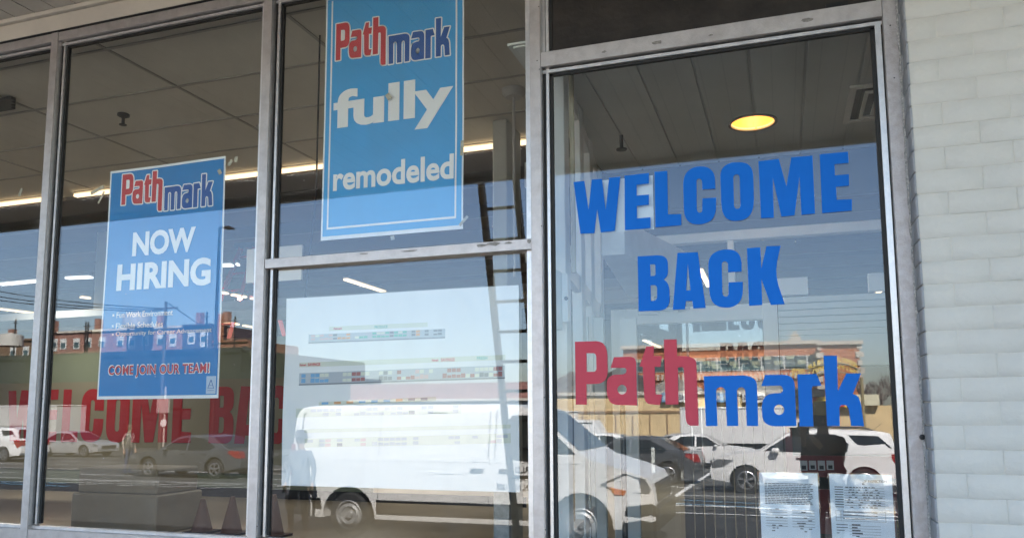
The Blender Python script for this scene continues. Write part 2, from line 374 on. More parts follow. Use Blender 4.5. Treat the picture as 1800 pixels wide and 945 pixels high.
# wall above / below the windows
mb = MB(); mb.box(-32.2, .44, .065, .12, 3.9, 5.74); mb.box(-32.2, -8.65, 0.0, .12, 0, 3.9)
mb.box(-8.65, .5, .03, .12, 0, .88); struct('shop_front_wall', mb, mat('front_wall', (.36, .34, .30), .7, var=.1, scale=2))

# ---- canopy
canopy = thing('canopy', 'cream boarded canopy soffit running along the top of the shop front', 'canopy', (-10, 0, 4.0))
mb = MB(); x = -32.0
while x < 12:
    mb.box(x + .004, x + .1585, -4.0, -.052, 4.022, 4.036, .003, 0); x += .1625
mb.build('soffit_boards', SOFF, canopy, world=True)
mb = MB(); mb.box(-32, 12, -4.0, -.05, 4.045, 4.4); mb.build('canopy_deck', mat('deck_dark', (.02, .018, .015), .9), canopy, world=True)
mb = MB(); mb.box(-32, 12, -4.06, -4.002, 3.97, 4.55); mb.build('fascia', FASC, canopy, world=True)
mb = MB(); mb.box(-32, .50, -.062, .06, 3.893, 3.992); mb.box(-32, .50, -.085, .06, 3.994, 4.020); mb.build('head_trim', FASC, canopy, world=True, bevel=.003)
mb = MB(); mb.box(-32, .50, -.058, .05, 3.888, 3.8925); mb.build('shadow_gap', GASKET, canopy, world=True)

# ---- brick pier to the right of the windows
pier = thing('brick_pier', 'white painted brick wall beside the entrance glazing', 'wall', (.512, -.1, 0))
mb = MB(); ch = .0872; bl = .226; k = 0; z = .004 + (1.7137 - int(1.7137 / ch) * ch)
PX0 = .512
zz = z - ch
while zz < 4.0:
    x = PX0 - (bl / 2 if k % 2 else 0) + (-.008 if k % 2 else 0.0)
    first = True
    while x < 3.4:
        a = max(x, PX0); b = x + bl - .0045
        jz = random.uniform(-.0012, .0012); jy = random.uniform(-.0016, .0006)
        if b - a > .02:
            mb.box(a + (random.uniform(-.0015, .0015) if a > PX0 else random.uniform(-.001, .004)), b, -.2 + jy, -.17, zz + jz + .0015, min(4.015, zz + ch + jz * .5 - .0015))
        x += bl
    zz += ch; k += 1
mb.build('brick_face', BRICKP, pier, world=True, bevel=.0016, smooth=50)
mb = MB(); mb.box(PX0 + .002, 3.4, -.1977, .3, 0, 4.015); mb.build('mortar_bed', BRICKP, pier, world=True)
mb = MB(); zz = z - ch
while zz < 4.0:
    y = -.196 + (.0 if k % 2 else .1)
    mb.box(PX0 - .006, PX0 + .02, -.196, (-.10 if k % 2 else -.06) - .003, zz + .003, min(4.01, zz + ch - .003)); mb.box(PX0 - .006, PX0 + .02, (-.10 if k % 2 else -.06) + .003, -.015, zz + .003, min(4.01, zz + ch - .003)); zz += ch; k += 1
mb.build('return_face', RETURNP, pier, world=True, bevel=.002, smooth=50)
mb = MB(); pts = [(PX0 - .006 + random.uniform(-.0025, .0025), -.052 + random.uniform(-.002, .002), .1 + .04 * i) for i in range(98)]
mb.tube(pts, .0065, 6); mb.build('caulk_bead', CAULK, pier, world=True, smooth=60)
mb = MB(); mb.box(3.4, 9.2, -.19, .3, 0, 5.7); mb.box(.5, 9.2, .28, .4, 4.02, 5.74); mb.build('side_wall', BRICKP, pier, world=True)
tag(MB().lathe([(0, -.012), (.009, -.010), (.011, -.004), (.010, .004)], (.4985, -.052, 1.497), 'y', 14).build('rubber_bumper', BLK, world=True, smooth=40), 'small round black stopper fixed to the right window jamb', 'stopper')

# ---- window wall
ww = thing('window_wall', 'worn aluminium framed shop window wall with large glass panes', 'shop window', (-2, 0, 0))
MC = [-8.62, -7.11, -5.597, -4.0765, -2.557, -1.0495]
def mullion(xc, z0, z1, label=None):
    mb = MB(); mb.box(xc - .0262, xc + .0262, -.05, .03, z0, z1); o = mb.build('mullion', ALU, ww, world=True, bevel=.0015)
    mb = MB(); mb.box(xc - .058, xc - .0266, -.018, .012, z0 + .085, z1 - .02) if xc < -1.1 else mb.box(xc - .058, xc - .0266, -.018, .012, z0 + .085, z1 - .02)
    mb.box(xc + .0266, xc + .0285, -.044, .012, z0 + .085, z1 - .02); mb.box(xc + .044, xc + .058, -.018, .012, z0 + .085, z1 - .02)
    s = mb.build('glazing_stop', ALU_B, o, world=False)
    mb = MB(); mb.box(xc + .0287, xc + .0438, -.014, .012, z0 + .09, z1 - .02); mb.box(xc + .058, xc + .073, -.006, .012, z0 + .09, z1 - .02)
    g = mb.build('gasket', GASKET, o, world=False)
    for c in (s, g):   # keep world coordinates under a part that sits at the wall's base
        c.data.transform(Matrix.Translation(-Vector(ww.location)))
    return o
for xc in MC: mullion(xc, .90, 3.888)
def rail(x0, x1, z0, z1, yf=-.05, name='rail', stop_up=False, stop_dn=False, m=ALU):
    mb = MB(); mb.box(x0, x1, yf, .03, z0, z1); o = mb.build(name, m, ww, world=True, bevel=.0015)
    mb = MB()
    if stop_dn: mb.box(x0, x1, -.020, .012, z0 - .022, z0 - .007)
    if stop_up: mb.box(x0, x1, -.020, .012, z1 + .001, z1 + .016)
    if mb.v: c = mb.build('glazing_stop', ALU_B, o); c.data.transform(Matrix.Translation(-Vector(ww.location)))
    mb = MB()
    if stop_dn: mb.box(x0, x1, -.012, .012, z0 - .0068, z0 - .0002); mb.box(x0, x1, -.006, .012, z0 - .034, z0 - .0222)
    if mb.v: c = mb.build('gasket', GASKET, o); c.data.transform(Matrix.Translation(-Vector(ww.location)))
    return o
for i in range(5):
    a, b = MC[i] + .0264, MC[i + 1] - .0264
    rail(a, b, 3.833, 3.887, -.046, 'head_rail', stop_dn=True)
    rail(a, b, .905, .962, -.046, 'sill_rail', stop_up=True)
rail(-32, .43, .80, .902, -.064, 'sill')
rail(-2.5304, -1.0762, 2.347, 2.397, -.046, 'transom_rail')
rail(-1.0231, .4492, 3.215, 3.287, -.047, 'door_head_rail', stop_dn=True)
mb = MB(); mb.box(.4495, .5055, -.05, .03, .2, 3.89); jb = mb.build('jamb', mat('weathered_jamb', (.56, .525, .51), .42, .6, scale=22, bump=.22, bscale=160, col2=(.46, .415, .395), thr=(.40, .58)), ww, world=True, bevel=.002)
mb = MB(); mb.box(.421, .4435, -.022, .012, .3, 3.205); c = mb.build('glazing_stop', ALU_B, jb); c.data.transform(Matrix.Translation(-Vector(ww.location)))
mb = MB(); mb.box(.4438, .4492, -.012, .012, .3, 3.205); mb.box(.405, .4208, -.006, .012, .3, 3.19); mb.box(-1.004, -.990, -.006, .012, .3, 3.19)
c = mb.build('gasket', GASKET, jb); c.data.transform(Matrix.Translation(-Vector(ww.location)))
mb = MB(); mb.box(-1.0231, .4492, -.03, .03, .22, .30); mb.build('bottom_rail', ALU, ww, world=True)
mb = MB(); mb.box(-1.0231, .4492, .0, .02, 3.288, 3.885); p = mb.build('transom_panel', PANEL, ww, world=True); p['label'] = 'dark bronze panel over the entrance glass'
mb = MB(); mb.box(-1.0225, -1.0085, -.02, .0, 3.288, 3.885); mb.box(.435, .449, -.02, .0, 3.288, 3.885); mb.build('panel_stop', ALU_B, ww, world=True)
mb = MB(); a = at(1452, 16, -.001); b = at(1490, 2, -.001); mb.box(a.x, b.x, -.004, -.0005, a.z, b.z); mb.build('scuff', mat('scuff', (.008, .008, .009), .3), ww, world=True)
def peel(x, y, wpx, hpx, n=9, Y=-.0468):
    c = at(x, y, Y); w_ = wpx / 300; h_ = hpx / 300; vs = [(c.x, Y, c.z)]
    for k in range(n): a_ = 2 * math.pi * k / n; q_ = random.uniform(.55, 1.1); vs.append((c.x + w_ / 2 * q_ * math.cos(a_), Y, c.z + h_ / 2 * q_ * math.sin(a_)))
    return MB().add(vs, [(0, k + 1, (k + 1) % n + 1) for k in range(n)]).build('peeled_patch', mat('bare_metal_patch', (.30, .27, .24), .6, .3, var=.3, scale=90), ww, world=True)
for a_ in [(846, 431, 20, 5), (868, 428, 26, 7), (893, 427, 12, 4), (720, 441, 30, 3), (640, 446, 18, 3), (930, 424, 7, 6)]: peel(*a_)
for a_ in [(1155, 75, 14, 7), (1418, 36, 18, 6), (1250, 62, 8, 3), (1062, 91, 8, 4)]: peel(*a_, Y=-.0478)
# glass, 6 mm thick
def pane(x0, x1, z0, z1, lab):
    mb = MB(); mb.box(x0, x1, 0, .006, z0, z1); o = mb.build('pane', GLASS, ww, world=True); o['label'] = lab
for i, lab in enumerate(['far end pane', 'pane second from the far end', 'pane at the left edge', 'pane with the hiring poster']): pane(MC[i] + .03, MC[i + 1] - .03, .94, 3.86, lab)
pane(MC[4] + .03, MC[5] - .03, 2.39, 3.86, 'upper pane with the remodeled poster'); pane(MC[4] + .03, MC[5] - .03, .94, 2.355, 'lower pane with the white drawing sheet')
pane(-1.02, .446, .28, 3.21, 'tall pane with blue lettering')
# screws on frames
mb = MB()
for x, y in [(947, 12), (944, 107), (948, 122), (952, 397), (957, 698), (959, 930), (1565, 45), (1572, 137), (1583, 592), (1592, 740), (75, 700), (452, 924)]:
    p = at(x, y, -.0505); mb.lathe([(0, -.0515), (.0025, -.0513), (.0032, -.0503)], (p.x, 0, p.z), 'y', 8)
mb.build('screw', BLK, ww, world=True)

# ================================================================== LETTERING ON THE GLASS
def flat(m3, Y, name, m, parent=None, th=.0012):
    mb = join([(me, (lambda co: (co.x, Y, co.y))) for me in m3])
    return mb.build(name, m, parent, world=True)
t = thing('window_lettering', 'blue capital letters WELCOME BACK stuck on the entrance glass', 'lettering', (-.29, -.002, 2.0))
for n_, ks in (('welcome_word', ['W', 'E1', 'L', 'C1', 'O', 'M', 'E2']), ('back_word', ['B', 'A', 'C2', 'K'])):
    flat([curve_mesh(k, BIG[k]) for k in ks], -.002, n_, VBLUE, t)
t = thing('window_logo', 'red and blue Pathmark store logo on the entrance glass under the blue words', 'logo', (-.29, -.002, 1.5))
flat([curve_mesh('p', g) for g in PATH], -.002, 'red_letters', VRED, t)
flat([curve_mesh('p', g) for g in MARK], -.002, 'blue_letters', VBLUE2, t)

# ================================================================== POSTERS (inside the glass)
def sheet(name, x0, x1, z0, z1, Y, m, parent, warp=None, nx=24, nz=36, th=.001):
    g = MB(); vs = []; 
    for s_ in (0, 1):
        for j in range(nz + 1):
            for i in range(nx + 1):
                x = x0 + (x1 - x0) * i / nx; z = z0 + (z1 - z0) * j / nz; vs.append((x, Y + s_ * th + (warp(x, z) if warp else 0), z))
    n = (nx + 1) * (nz + 1); fs = []
    for j in range(nz):
        for i in range(nx):
            a = j * (nx + 1) + i; fs += [(a, a + 1, a + nx + 2, a + nx + 1), (n + a + nx + 1, n + a + nx + 2, n + a + 1, n + a)]
    ed = [i for i in range(nx + 1)] + [j * (nx + 1) + nx for j in range(1, nz + 1)] + [nz * (nx + 1) + i for i in range(nx - 1, -1, -1)] + [j * (nx + 1) for j in range(nz - 1, 0, -1)]
    for i in range(len(ed)): a, b = ed[i], ed[(i + 1) % len(ed)]; fs.append((a, b, n + b, n + a))
    g.add(vs, fs); return g.build(name, m, parent, world=True, smooth=60)
POST1 = mat('poster_blue', (.055, .39, .80), .38, var=.06, scale=1.5, bump=.35, bscale=3.5)
POSTD = mat('poster_deep_blue', (.010, .225, .58), .38, var=.08, scale=1.5, bump=.35, bscale=3.5)
PWHITE = mat('poster_white', (.93, .92, .91), .5)
PRED = mat('poster_red', (.62, .05, .06), .5); PBLUE = mat('poster_letter_blue', (.015, .10, .38), .5)
def px2(x, y): p = at(x, y, .02); return p.x, p.z
def tbox(s, xa, ya, xb, yb, m, parent, name='lettering', bold=.02, warp=None, Y=.018, spacing=1.0):
    """fit a word between two photographed corners (bottom left, top right) on the poster"""
    x0, z0 = px2(xa, ya); x1, z1 = px2(xb, yb); return printed(name, s, m, parent, x0, x1, z0, z1, Y, bold, warp, spacing)

# hiring poster
hp = thing('hiring_poster', 'blue NOW HIRING poster with small red line, inside the second pane', 'poster', (-3.25, .02, 1.69))
wp1 = lambda x, z: .006 * math.sin(3.1 * x + 2.2 * z) + .005 * math.sin(9 * x) * max(0, z - 2.6)
HX0, HX1, HZ0, HZ1 = -3.668, -2.852, 1.682, 3.005
sheet('sheet', HX0, HX1, HZ0, HZ1, .0235, PWHITE, hp, wp1)
sheet('blue_field', HX0 + .012, HX1 - .010, HZ0 + .018, HZ1 - .014, .0215, POSTD, hp, wp1, th=.0006)
lx0, lz0 = px2(214, 376); lx1, lz1 = px2(368, 318)
def poster_logo(parent, x0, x1, z0, z1, Y, warp, off):
    join(logo_parts(x0, x1, z0, z1, Y + .0006, PATH + MARK, off, warp)).build('logo_outline', PWHITE, parent, world=True)
    join(logo_parts(x0, x1, z0, z1, Y, PATH, 0, warp)).build('red_logo_letters', PRED, parent, world=True)
    join(logo_parts(x0, x1, z0, z1, Y, MARK, 0, warp)).build('blue_logo_letters', PBLUE, parent, world=True)
poster_logo(hp, HX0 + .095, HX1 - .078, 2.735, 2.975, .0195, wp1, .007)
Wt = lambda s, x0, x1, z0, z1, **k: printed(k.pop('name', 'lettering'), s, k.pop('m', PWHITE), hp, x0, x1, z0, z1, .0185, warp=wp1, **k)
def pz(x, y): return at(x, y, .02)
def wbox(s, bl_, tr_, **k):
    a = pz(*bl_); b = pz(*tr_); return (s, a.x, b.x, a.z, b.z)
a = pz(231, 452); b = pz(344, 398); Wt('NOW', a.x, b.x, (pz(231, 452).z + pz(344, 440).z) / 2, (pz(233, 408).z + pz(346, 397).z) / 2, bold=.04)
a = pz(204, 512); b = pz(369, 500); Wt('HIRING', a.x, b.x, (a.z + b.z) / 2, (pz(206, 464).z + pz(366, 452).z) / 2, bold=.04)
for s_, (xa, ya), (xb, yb) in [('Fun Work Environment', (205, 558), (303, 545)), ('Flexible Schedules', (204, 577), (286, 564)), ('Opportunity for Career Advancement', (204, 592), (371, 578))]:
    a = pz(xa, ya); b = pz(xb, yb); Wt(s_, a.x, b.x, a.z - .002, a.z + .030, bold=.01, name='small_lettering')
    q = MB().box(a.x - .028, a.x - .016, .0175, .0183, a.z + .008, a.z + .020); q.build('bullet', PWHITE, hp, world=True)
a = pz(192, 664); b = pz(367, 640); me = text_mesh('COME JOIN OUR TEAM!', .045, 1.12); 
Wt('COME JOIN OUR TEAM!', a.x - .006, b.x + .006, a.z - .004, a.z + .074, bold=.055, spacing=1.1, name='outline_lettering')
printed('red_lettering', 'COME JOIN OUR TEAM!', PRED, hp, a.x, b.x, a.z + .002, a.z + .068, .0178, .022, wp1, 1.1)
a = pz(360, 697); x0, x1, z0, z1 = -2.93, -2.868, 1.705, 1.80
sheet('corner_badge', x0, x1, z0, z1, .0200, mat('badge', (.50, .60, .72), .5), hp, wp1, 3, 3, .0004)
q = MB(); 
for A, B in [((x0 + .012, z0 + .03), (x1 - .012, z0 + .03)), ((x0 + .012, z0 + .03), (x0 + .031, z0 + .075)), ((x1 - .012, z0 + .03), (x0 + .031, z0 + .075)), ((x0 + .024, z0 + .045), (x0 + .038, z0 + .045)), ((x0 + .012, z0 + .018), (x1 - .012, z0 + .018))]:
    q.bar((A[0], .0190 + wp1(*A), A[1]), (B[0], .0190 + wp1(*B), B[1]), .003, .002)
q.build('badge_mark', PBLUE, hp, world=True)

# remodeled poster
rp = thing('remodeled_poster', 'lighter blue poster reading fully remodeled, inside the upper middle pane', 'poster', (-1.85, .02, 2.49))
wp2 = lambda x, z: .007 * math.sin(2.1 * z + 1) * (1 + .6 * math.sin(4 * x)) + .010 * max(0, x + 1.62) * math.sin(11 * z)
RX0, RX1, RZ0, RZ1 = -2.243, -1.447, 2.487, 3.82
sheet('sheet', RX0, RX1, RZ0, RZ1, .0255, PWHITE, rp, wp2)
sheet('blue_field', RX0 + .010, RX1 - .008, RZ0 + .020, RZ1 - .02, .0237, POST1, rp, wp2, th=.0006)
for (x0, x1, z0, z1) in [(RX0 + .035, RX0 + .044, RZ0 + .055, RZ1 - .03), (RX1 - .044, RX1 - .035, RZ0 + .055, RZ1 - .03), (RX0 + .044, RX1 - .044, RZ0 + .055, RZ0 + .066)]:
    sheet('border_line', x0, x1, z0, z1, .0222, PWHITE, rp, wp2, 2 if x1 - x0 < .1 else 20, 30 if z1 - z0 > .1 else 1, .0004)
poster_logo(rp, RX0 + .066, RX1 - .075, 3.385, 3.655, .0215, wp2, .007)
Rt = lambda s, x0, x1, z0, z1, **k: printed('lettering', s, PWHITE, rp, x0, x1, z0, z1, .0207, warp=wp2, **k)
# 'fully' split so that each glyph keeps its height
a = at(580, 228); b = at(793, 140)
Rt('fully', at(580, 200).x + .005, at(793, 150).x, 3.018, 3.285, bold=.035)
Rt('remodeled', at(580, 330).x + .004, at(794, 300).x, 2.742, 2.872, bold=.028)

mb = MB()
for _ in range(46):
    q_ = random.choice([(-3.9, -2.7, 1.1, 3.7), (-2.45, -1.15, 1.1, 2.3), (-2.45, -1.15, 2.45, 3.7), (-.95, .38, 1.2, 3.15)])
    x_, z_, r_ = random.uniform(q_[0], q_[1]), random.uniform(q_[2], q_[3]), random.uniform(.0008, .0026)
    mb.add([(x_ + r_ * math.cos(k * 1.05), -.0006, z_ + r_ * 1.5 * math.sin(k * 1.05)) for k in range(6)], [tuple(range(6))])
mb.build('dust_flecks', mat('fleck', (.62, .62, .60), .7), ww, world=True)
# taped bits and torn tape on glass
TAPE = mat('old_tape', (.55, .50, .38), .6, var=.3, scale=60)
for i, (x, y, l, an, wd) in enumerate([(171, 334, .10, 20, .02), (178, 347, .08, 60, .012), (36, 338, .05, 70, .018), (405, 286, .035, 50, .02), (415, 280, .03, 80, .02), (386, 302, .03, -60, .02), (812, 260, .075, 88, .016), (815, 388, .06, 45, .014), (690, 418, .02, 10, .02), (683, 170, .035, -60, .025)]):
    p = at(x, y, .008); d = Vector((math.cos(R(an)), 0, math.sin(R(an)))) * l / 2
    tag(MB().bar(p - d, p + d, .0015, wd).build('tape_strip', TAPE, world=True), None, None)
TL = [('long strip of old tape beside the top left of the hiring poster'), ('short slanted tape scrap at the hiring poster top left corner'), ('tape scrap on the leftmost pane above the light row'), ('curled tape bit above right corner of hiring poster'), ('upright tape bit just right of the hiring poster top'), ('torn tape tab on the hiring poster right edge'), ('tan tape strip on the right edge of the remodeled poster'), ('slanted clear tape at the bottom right of the remodeled poster'), ('tape dot under the remodeled poster'), ('small torn white tab between the letters of fully')]
for o, l in zip([o for o in bpy.data.objects if o.name.startswith('tape_strip')], TL): tag(o, l, 'tape', 'tape scraps on the glass')

# white elevation drawing behind the lower middle pane
wd_ = thing('drawing_sheet', 'large white sheet printed with store shelf drawings, behind the lower middle pane', 'drawing', (-1.8, .03, 1.25))
wp3 = lambda x, z: .006 * math.sin(5 * x) + .004 * math.sin(7 * z)
DX0, DX1, DZ0, DZ1 = -2.447, -1.166, 1.235, 2.196
sheet('sheet', DX0, DX1, DZ0, DZ1, .030, mat('drawing_paper', (.88, .865, .85), .5, var=.02, scale=2), wd_, wp3)
def strip_on_sheet(xa, ya, xb, yb, h, m, name, dz=0, Y=.0285, th=.0004):
    a = at(xa, ya, .03); b = at(xb, yb, .03); n = 24; vs = []; 
    for i in range(n + 1):
        x = a.x + (b.x - a.x) * i / n; z = a.z + (b.z - a.z) * i / n + dz
        vs += [(x, Y + wp3(x, z), z), (x, Y + wp3(x, z + h), z + h)]
    MB().add(vs, [(2 * i, 2 * i + 2, 2 * i + 3, 2 * i + 1) for i in range(n)]).build(name, m, wd_, world=True)
CRM = mat('print_cream', (.74, .74, .62), .6); GRN = mat('print_green', (.18, .50, .40), .6); PNK = mat('print_pink', (.70, .50, .48), .6); DRK = mat('print_dark', (.25, .26, .28), .6); PGR = mat('print_grey', (.52, .54, .57), .6); MRN = mat('print_maroon', (.42, .17, .16), .6); SKY = mat('print_blue', (.20, .42, .66), .6); ORG = mat('print_orange', (.78, .40, .18), .6)
strip_on_sheet(577, 581, 752, 574, .022, CRM, 'printed_sign_band'); strip_on_sheet(541, 601, 783, 592, .040, PGR, 'printed_shelf', 0, .0288)
strip_on_sheet(541, 603, 783, 594, .006, DRK, 'printed_base', 0, .0280)
strip_on_sheet(525, 645, 888, 632, .024, CRM, 'printed_sign_band')
strip_on_sheet(525, 676, 888, 664, .060, PGR, 'printed_shelf', 0, .0288)
cols = [SKY, SKY, PGR, CRM, MRN, PGR, DRK, MRN, MRN, PNK, PGR, MRN, MRN, MRN, DRK, MRN]
def goods(xa0, xb0, y0, sl, n, hh, pal, dz=.004):
    for i in range(n):
        xa = xa0 + i * (xb0 - xa0) / n; xb = xa + (xb0 - xa0) / n * .9; c = pal[int(i / n * len(pal))] if random.random() < .7 else random.choice([PGR, DRK, CRM, PNK])
        ya = y0 - (xa - xa0) * sl; yb = y0 - (xb - xa0) * sl; q = random.uniform(.6, 1.1)
        strip_on_sheet(xa, ya, xb, yb, hh * .42 * q, c, 'printed_goods', dz, .0284); strip_on_sheet(xa, ya, xb, yb, hh * .36, random.choice([c, c, PGR, CRM]), 'printed_goods', dz + hh * .55, .0283)
goods(529, 884, 674, .033, 44, .050, cols)
goods(545, 778, 599, .040, 30, .030, [PNK, PNK, ORG, GRN, GRN, GRN, GRN, GRN, ORG, PGR, DRK])
goods(524, 808, 733, .024, 26, .040, [CRM, PGR, CRM], .003); goods(540, 894, 786, .022, 34, .040, [CRM, PGR, CRM, CRM], .003)
strip_on_sheet(525, 677, 888, 665, .007, DRK, 'printed_base', 0, .0280)
strip_on_sheet(560, 713, 768, 704, .02, CRM, 'printed_sign_band'); strip_on_sheet(520, 733, 812, 726, .045, CRM, 'printed_shelf')
strip_on_sheet(535, 760, 898, 752, .018, CRM, 'printed_sign_band'); strip_on_sheet(535, 786, 898, 778, .045, CRM, 'printed_shelf')
for i in range(9):
    xa = 565 + i * 22; strip_on_sheet(xa, 712 - i * .9, xa + 12, 711.6 - i * .9, .012, random.choice([ORG, SKY, DRK, ORG]), 'printed_goods', .004, .0282)
def dtext(s, xa, ya, xb, h, m):
    a = at(xa, ya, .03); b = at(xb, ya, .03); sl = -.0; me = text_mesh(s, .03); f = box_fit(me, a.x, b.x, a.z, a.z + h)
    join([(me, lambda co: (f(co)[0], .0276 + wp3(*f(co)), f(co)[1]))]).build('printed_word', m, wd_, world=True)
dtext('SAVINGS', 540, 643, 562, .016, PRED); dtext('SAVINGS', 776, 635, 800, .016, PRED); dtext('FRESH', 839, 632, 857, .016, GRN); dtext('PRODUCE', 658, 577, 681, .014, GRN)
dtext('Pathmark', 526, 643, 538, .012, PRED); dtext('Pathmark', 760, 635, 772, .012, PRED); dtext('Pathmark', 585, 579, 600, .011, PRED)

# notices taped low on the entrance glass
PAP = mat('notice_paper', (.80, .87, .95), .5)
SLEEVE = glass_mat('plastic_sleeve', .05, (1, 1, 1), .4, .08, .25)
def notice(x0, x1, zt, lab, kind):
    n = thing('notice', lab, 'notice', ((x0 + x1) / 2, .012, zt - .28), group='paper notices on the entrance glass')
    wq = lambda x, z: .002 * math.sin(20 * x) + .0015 * math.sin(17 * z)
    z0 = zt - .285
    sheet('paper', x0, x1, z0, zt, .0125, PAP, n, wq, 8, 10, .0004)
    q = MB()
    def ln(xa, xb, z, h=.0022): q.box(x0 + xa, x0 + xb, .0112 + wq(x0 + xa, z), .0114 + wq(x0 + xa, z), zt + z, zt + z + h)
    W_ = x1 - x0
    if kind == 0:
        for i in range(13):
            xx = .02
            while xx < W_ - .03:
                l = random.uniform(.006, .018); ln(xx, min(xx + l, W_ - .02), -.045 - i * .0068, .0028); xx += l + .003
        for i in range(7): ln(.02, W_ * .46, -.150 - i * .011, .0013); ln(W_ * .54, W_ - .018, -.150 - i * .011, .0013)
        for i in range(24):
            xx = random.choice([.02, W_ * .55]) + random.random() * .06; l = random.uniform(.006, .016); zz = -.149 - random.randrange(9) * .011; ln(xx, xx + l, zz + .0015, .0035)
    else:
        for i in range(9):
            ln(.018, .05, -.052 - i * .0098, .003); ln(.053, W_ - .03, -.054 - i * .0098, .001)
            xx = .055 + random.random() * .02
            while xx < W_ - .05:
                l = random.uniform(.004, .014)
                if random.random() < .6: ln(xx, xx + l, -.052 - i * .0098, .003)
                xx += l + .004
        for z in (-.145, -.158, -.171, -.184): ln(.018, W_ - .03, z, .001)
        for x in (.018, .036, W_ - .031): q.box(x0 + x, x0 + x + .001, .0112, .0114, zt - .184, zt - .145)
        for i in range(3):
            ln(.045, W_ - .06, -.142 - i * .013 - .008, .003)
        for i in range(7): ln(.018, .06, -.200 - i * .011, .0028); ln(.065, W_ - .05, -.202 - i * .011, .001); ln(.075, .075 + random.uniform(.02, .05), -.200 - i * .011, .005) 
    q.build('print', INK, n, world=True)
    if kind: printed('heading', 'NOTICE OF INSPECTION', INK, n, x0 + .075, x1 - .02, zt - .031, zt - .021, .0108, .02); printed('subheading', 'DETAILS BELOW'[:0] or '5 2 2 8', INK, n, x0 + .075, x0 + .13, zt - .041, zt - .034, .0108, .015)
    else: printed('heading', 'SALES TAX', INK, n, x0 + .085, x0 + .145, zt - .017, zt - .011, .0108, .015)
    sheet('sleeve', x0 - .006, x1 + .006, z0 - .01, zt + .004, .0088, SLEEVE, n, lambda x, z: .0014 * math.sin(31 * x + 12 * z) + .001 * math.sin(47 * z), 16, 20, .0003)
notice(-.111, .116, 1.347, 'dense pale form with two columns of handwriting, left of the two notices', 0)
notice(.160, .391, 1.346, 'pale notice headed NOTICE OF INSPECTION beside the right window edge', 1)
q = MB(); q.box(-.772, -.522, .028, .0285, 2.412, 2.66)
tag(q.build('paper_square', mat('backing_paper', (.70, .73, .72), .6, var=.05, scale=8), world=True), 'blank white paper square behind the first letters of the blue WELCOME', 'paper')

# ================================================================== INSIDE THE SHOP
TUBE = mat('lit_tube', (1, .93, .8), .4, emit=(1, .72, .42), estr=.34)
TUBEC = mat('lit_tube_cool', (1, 1, 1), .4, emit=(.95, .98, 1), estr=.28)
HOUS = mat('lamp_housing', (.35, .34, .31), .5)
def strip_light(a, b, lab, m=TUBE, power=0, grp=None, w_=.10):
    a = Vector(a); b = Vector(b); c = (a + b) / 2
    t = thing('strip_light', lab, 'light', c, group=grp)
    MB().bar(a - c, b - c, w_, .03).build('tube', m, t)
    u = Vector((0, 0, .045)); MB().bar(a - c + u, b - c + u, w_ * 1.15, .035).build('housing', HOUS, t)
    if power:
        l = bpy.data.lights.new('tube_light', 'AREA'); l.shape = 'RECTANGLE'; l.size = (b - a).length; l.size_y = .12; l.energy = power * 1.7; l.color = (1, .93, .82)
        o = bpy.data.objects.new('tube_light', l); COL.objects.link(o); o.parent = t; o.location = (0, 0, -.04)
        o.rotation_euler = (0, 0, math.atan2((b - a).y, (b - a).x))
def onz(x, y, Z):
    r = ray(x, y); return CPOS + r * ((Z - CPOS.z) / r.z)
g1 = 'fluorescent strips along the edge of the low ceiling'
for (x0, x1, l) in [(-9.9, -7.2, 'ceiling strip light at the far left of the bright row'), (-6.92, -4.60, 'ceiling strip light just left of the hiring poster top'), (-4.45, -1.95, 'ceiling strip light left of the remodeled poster')]:
    strip_light((x0, 2.72, 3.865), (x1, 2.72, 3.865), l, power=2, grp=g1, w_=.045)
deep = [((0, 500), (75, 493), 1), ((118, 489), (160, 487), 1), ((0, 543), (75, 552), 0), ((110, 558), (157, 563), 0), ((142, 522), (158, 524), 0), ((383, 513), (400, 516), 0), ((408, 518), (432, 522), 0), ((442, 524), (456, 527), 0), ((390, 565), (419, 570), 0), ((428, 572), (456, 577), 0), ((385, 467), (408, 466), 1), ((416, 465), (420, 465), 1), ((607, 491), (676, 513), 0), ((1535, 525), (1563, 492), 0), ((1231, 474), (1246, 503), 0), ((1132, 598), (1160, 610), 0), ((1457, 627), (1467, 616), 0)]
names = ['left end of the upper white row', 'upper white row beside the pale column', 'lower row at the left edge', 'lower row beside the pale column', 'short stub between two rows near the pale column', 'nearest of the three beside the hiring poster', 'middle of the three beside the hiring poster', 'farthest of the three beside the hiring poster', 'low pair under the red ladder, nearer one', 'low pair under the red ladder, farther one', 'bright white bar by the street lamp', 'white dot by the red ladder', 'single strip above the white drawing sheet', 'slanted strip at the right edge of the entrance glass', 'slanted strip between the A and C of BACK', 'slanted strip beside the top of the red logo t', 'short strip above the k of the blue logo']
pw = {0: 40, 2: 40, 3: 30, 6: 40, 8: 40, 12: 60, 13: 40, 14: 40}
for i, ((a, b, cool), nm) in enumerate(zip(deep, names)):
    Z = 4.1 if i < 15 else 3.6
    strip_light(onz(*a, Z), onz(*b, Z), 'hanging strip light, ' + nm, TUBEC if cool else TUBE, pw.get(i, 0) * .22, 'strip lights hanging deep in the shop', .12 if cool else .085)

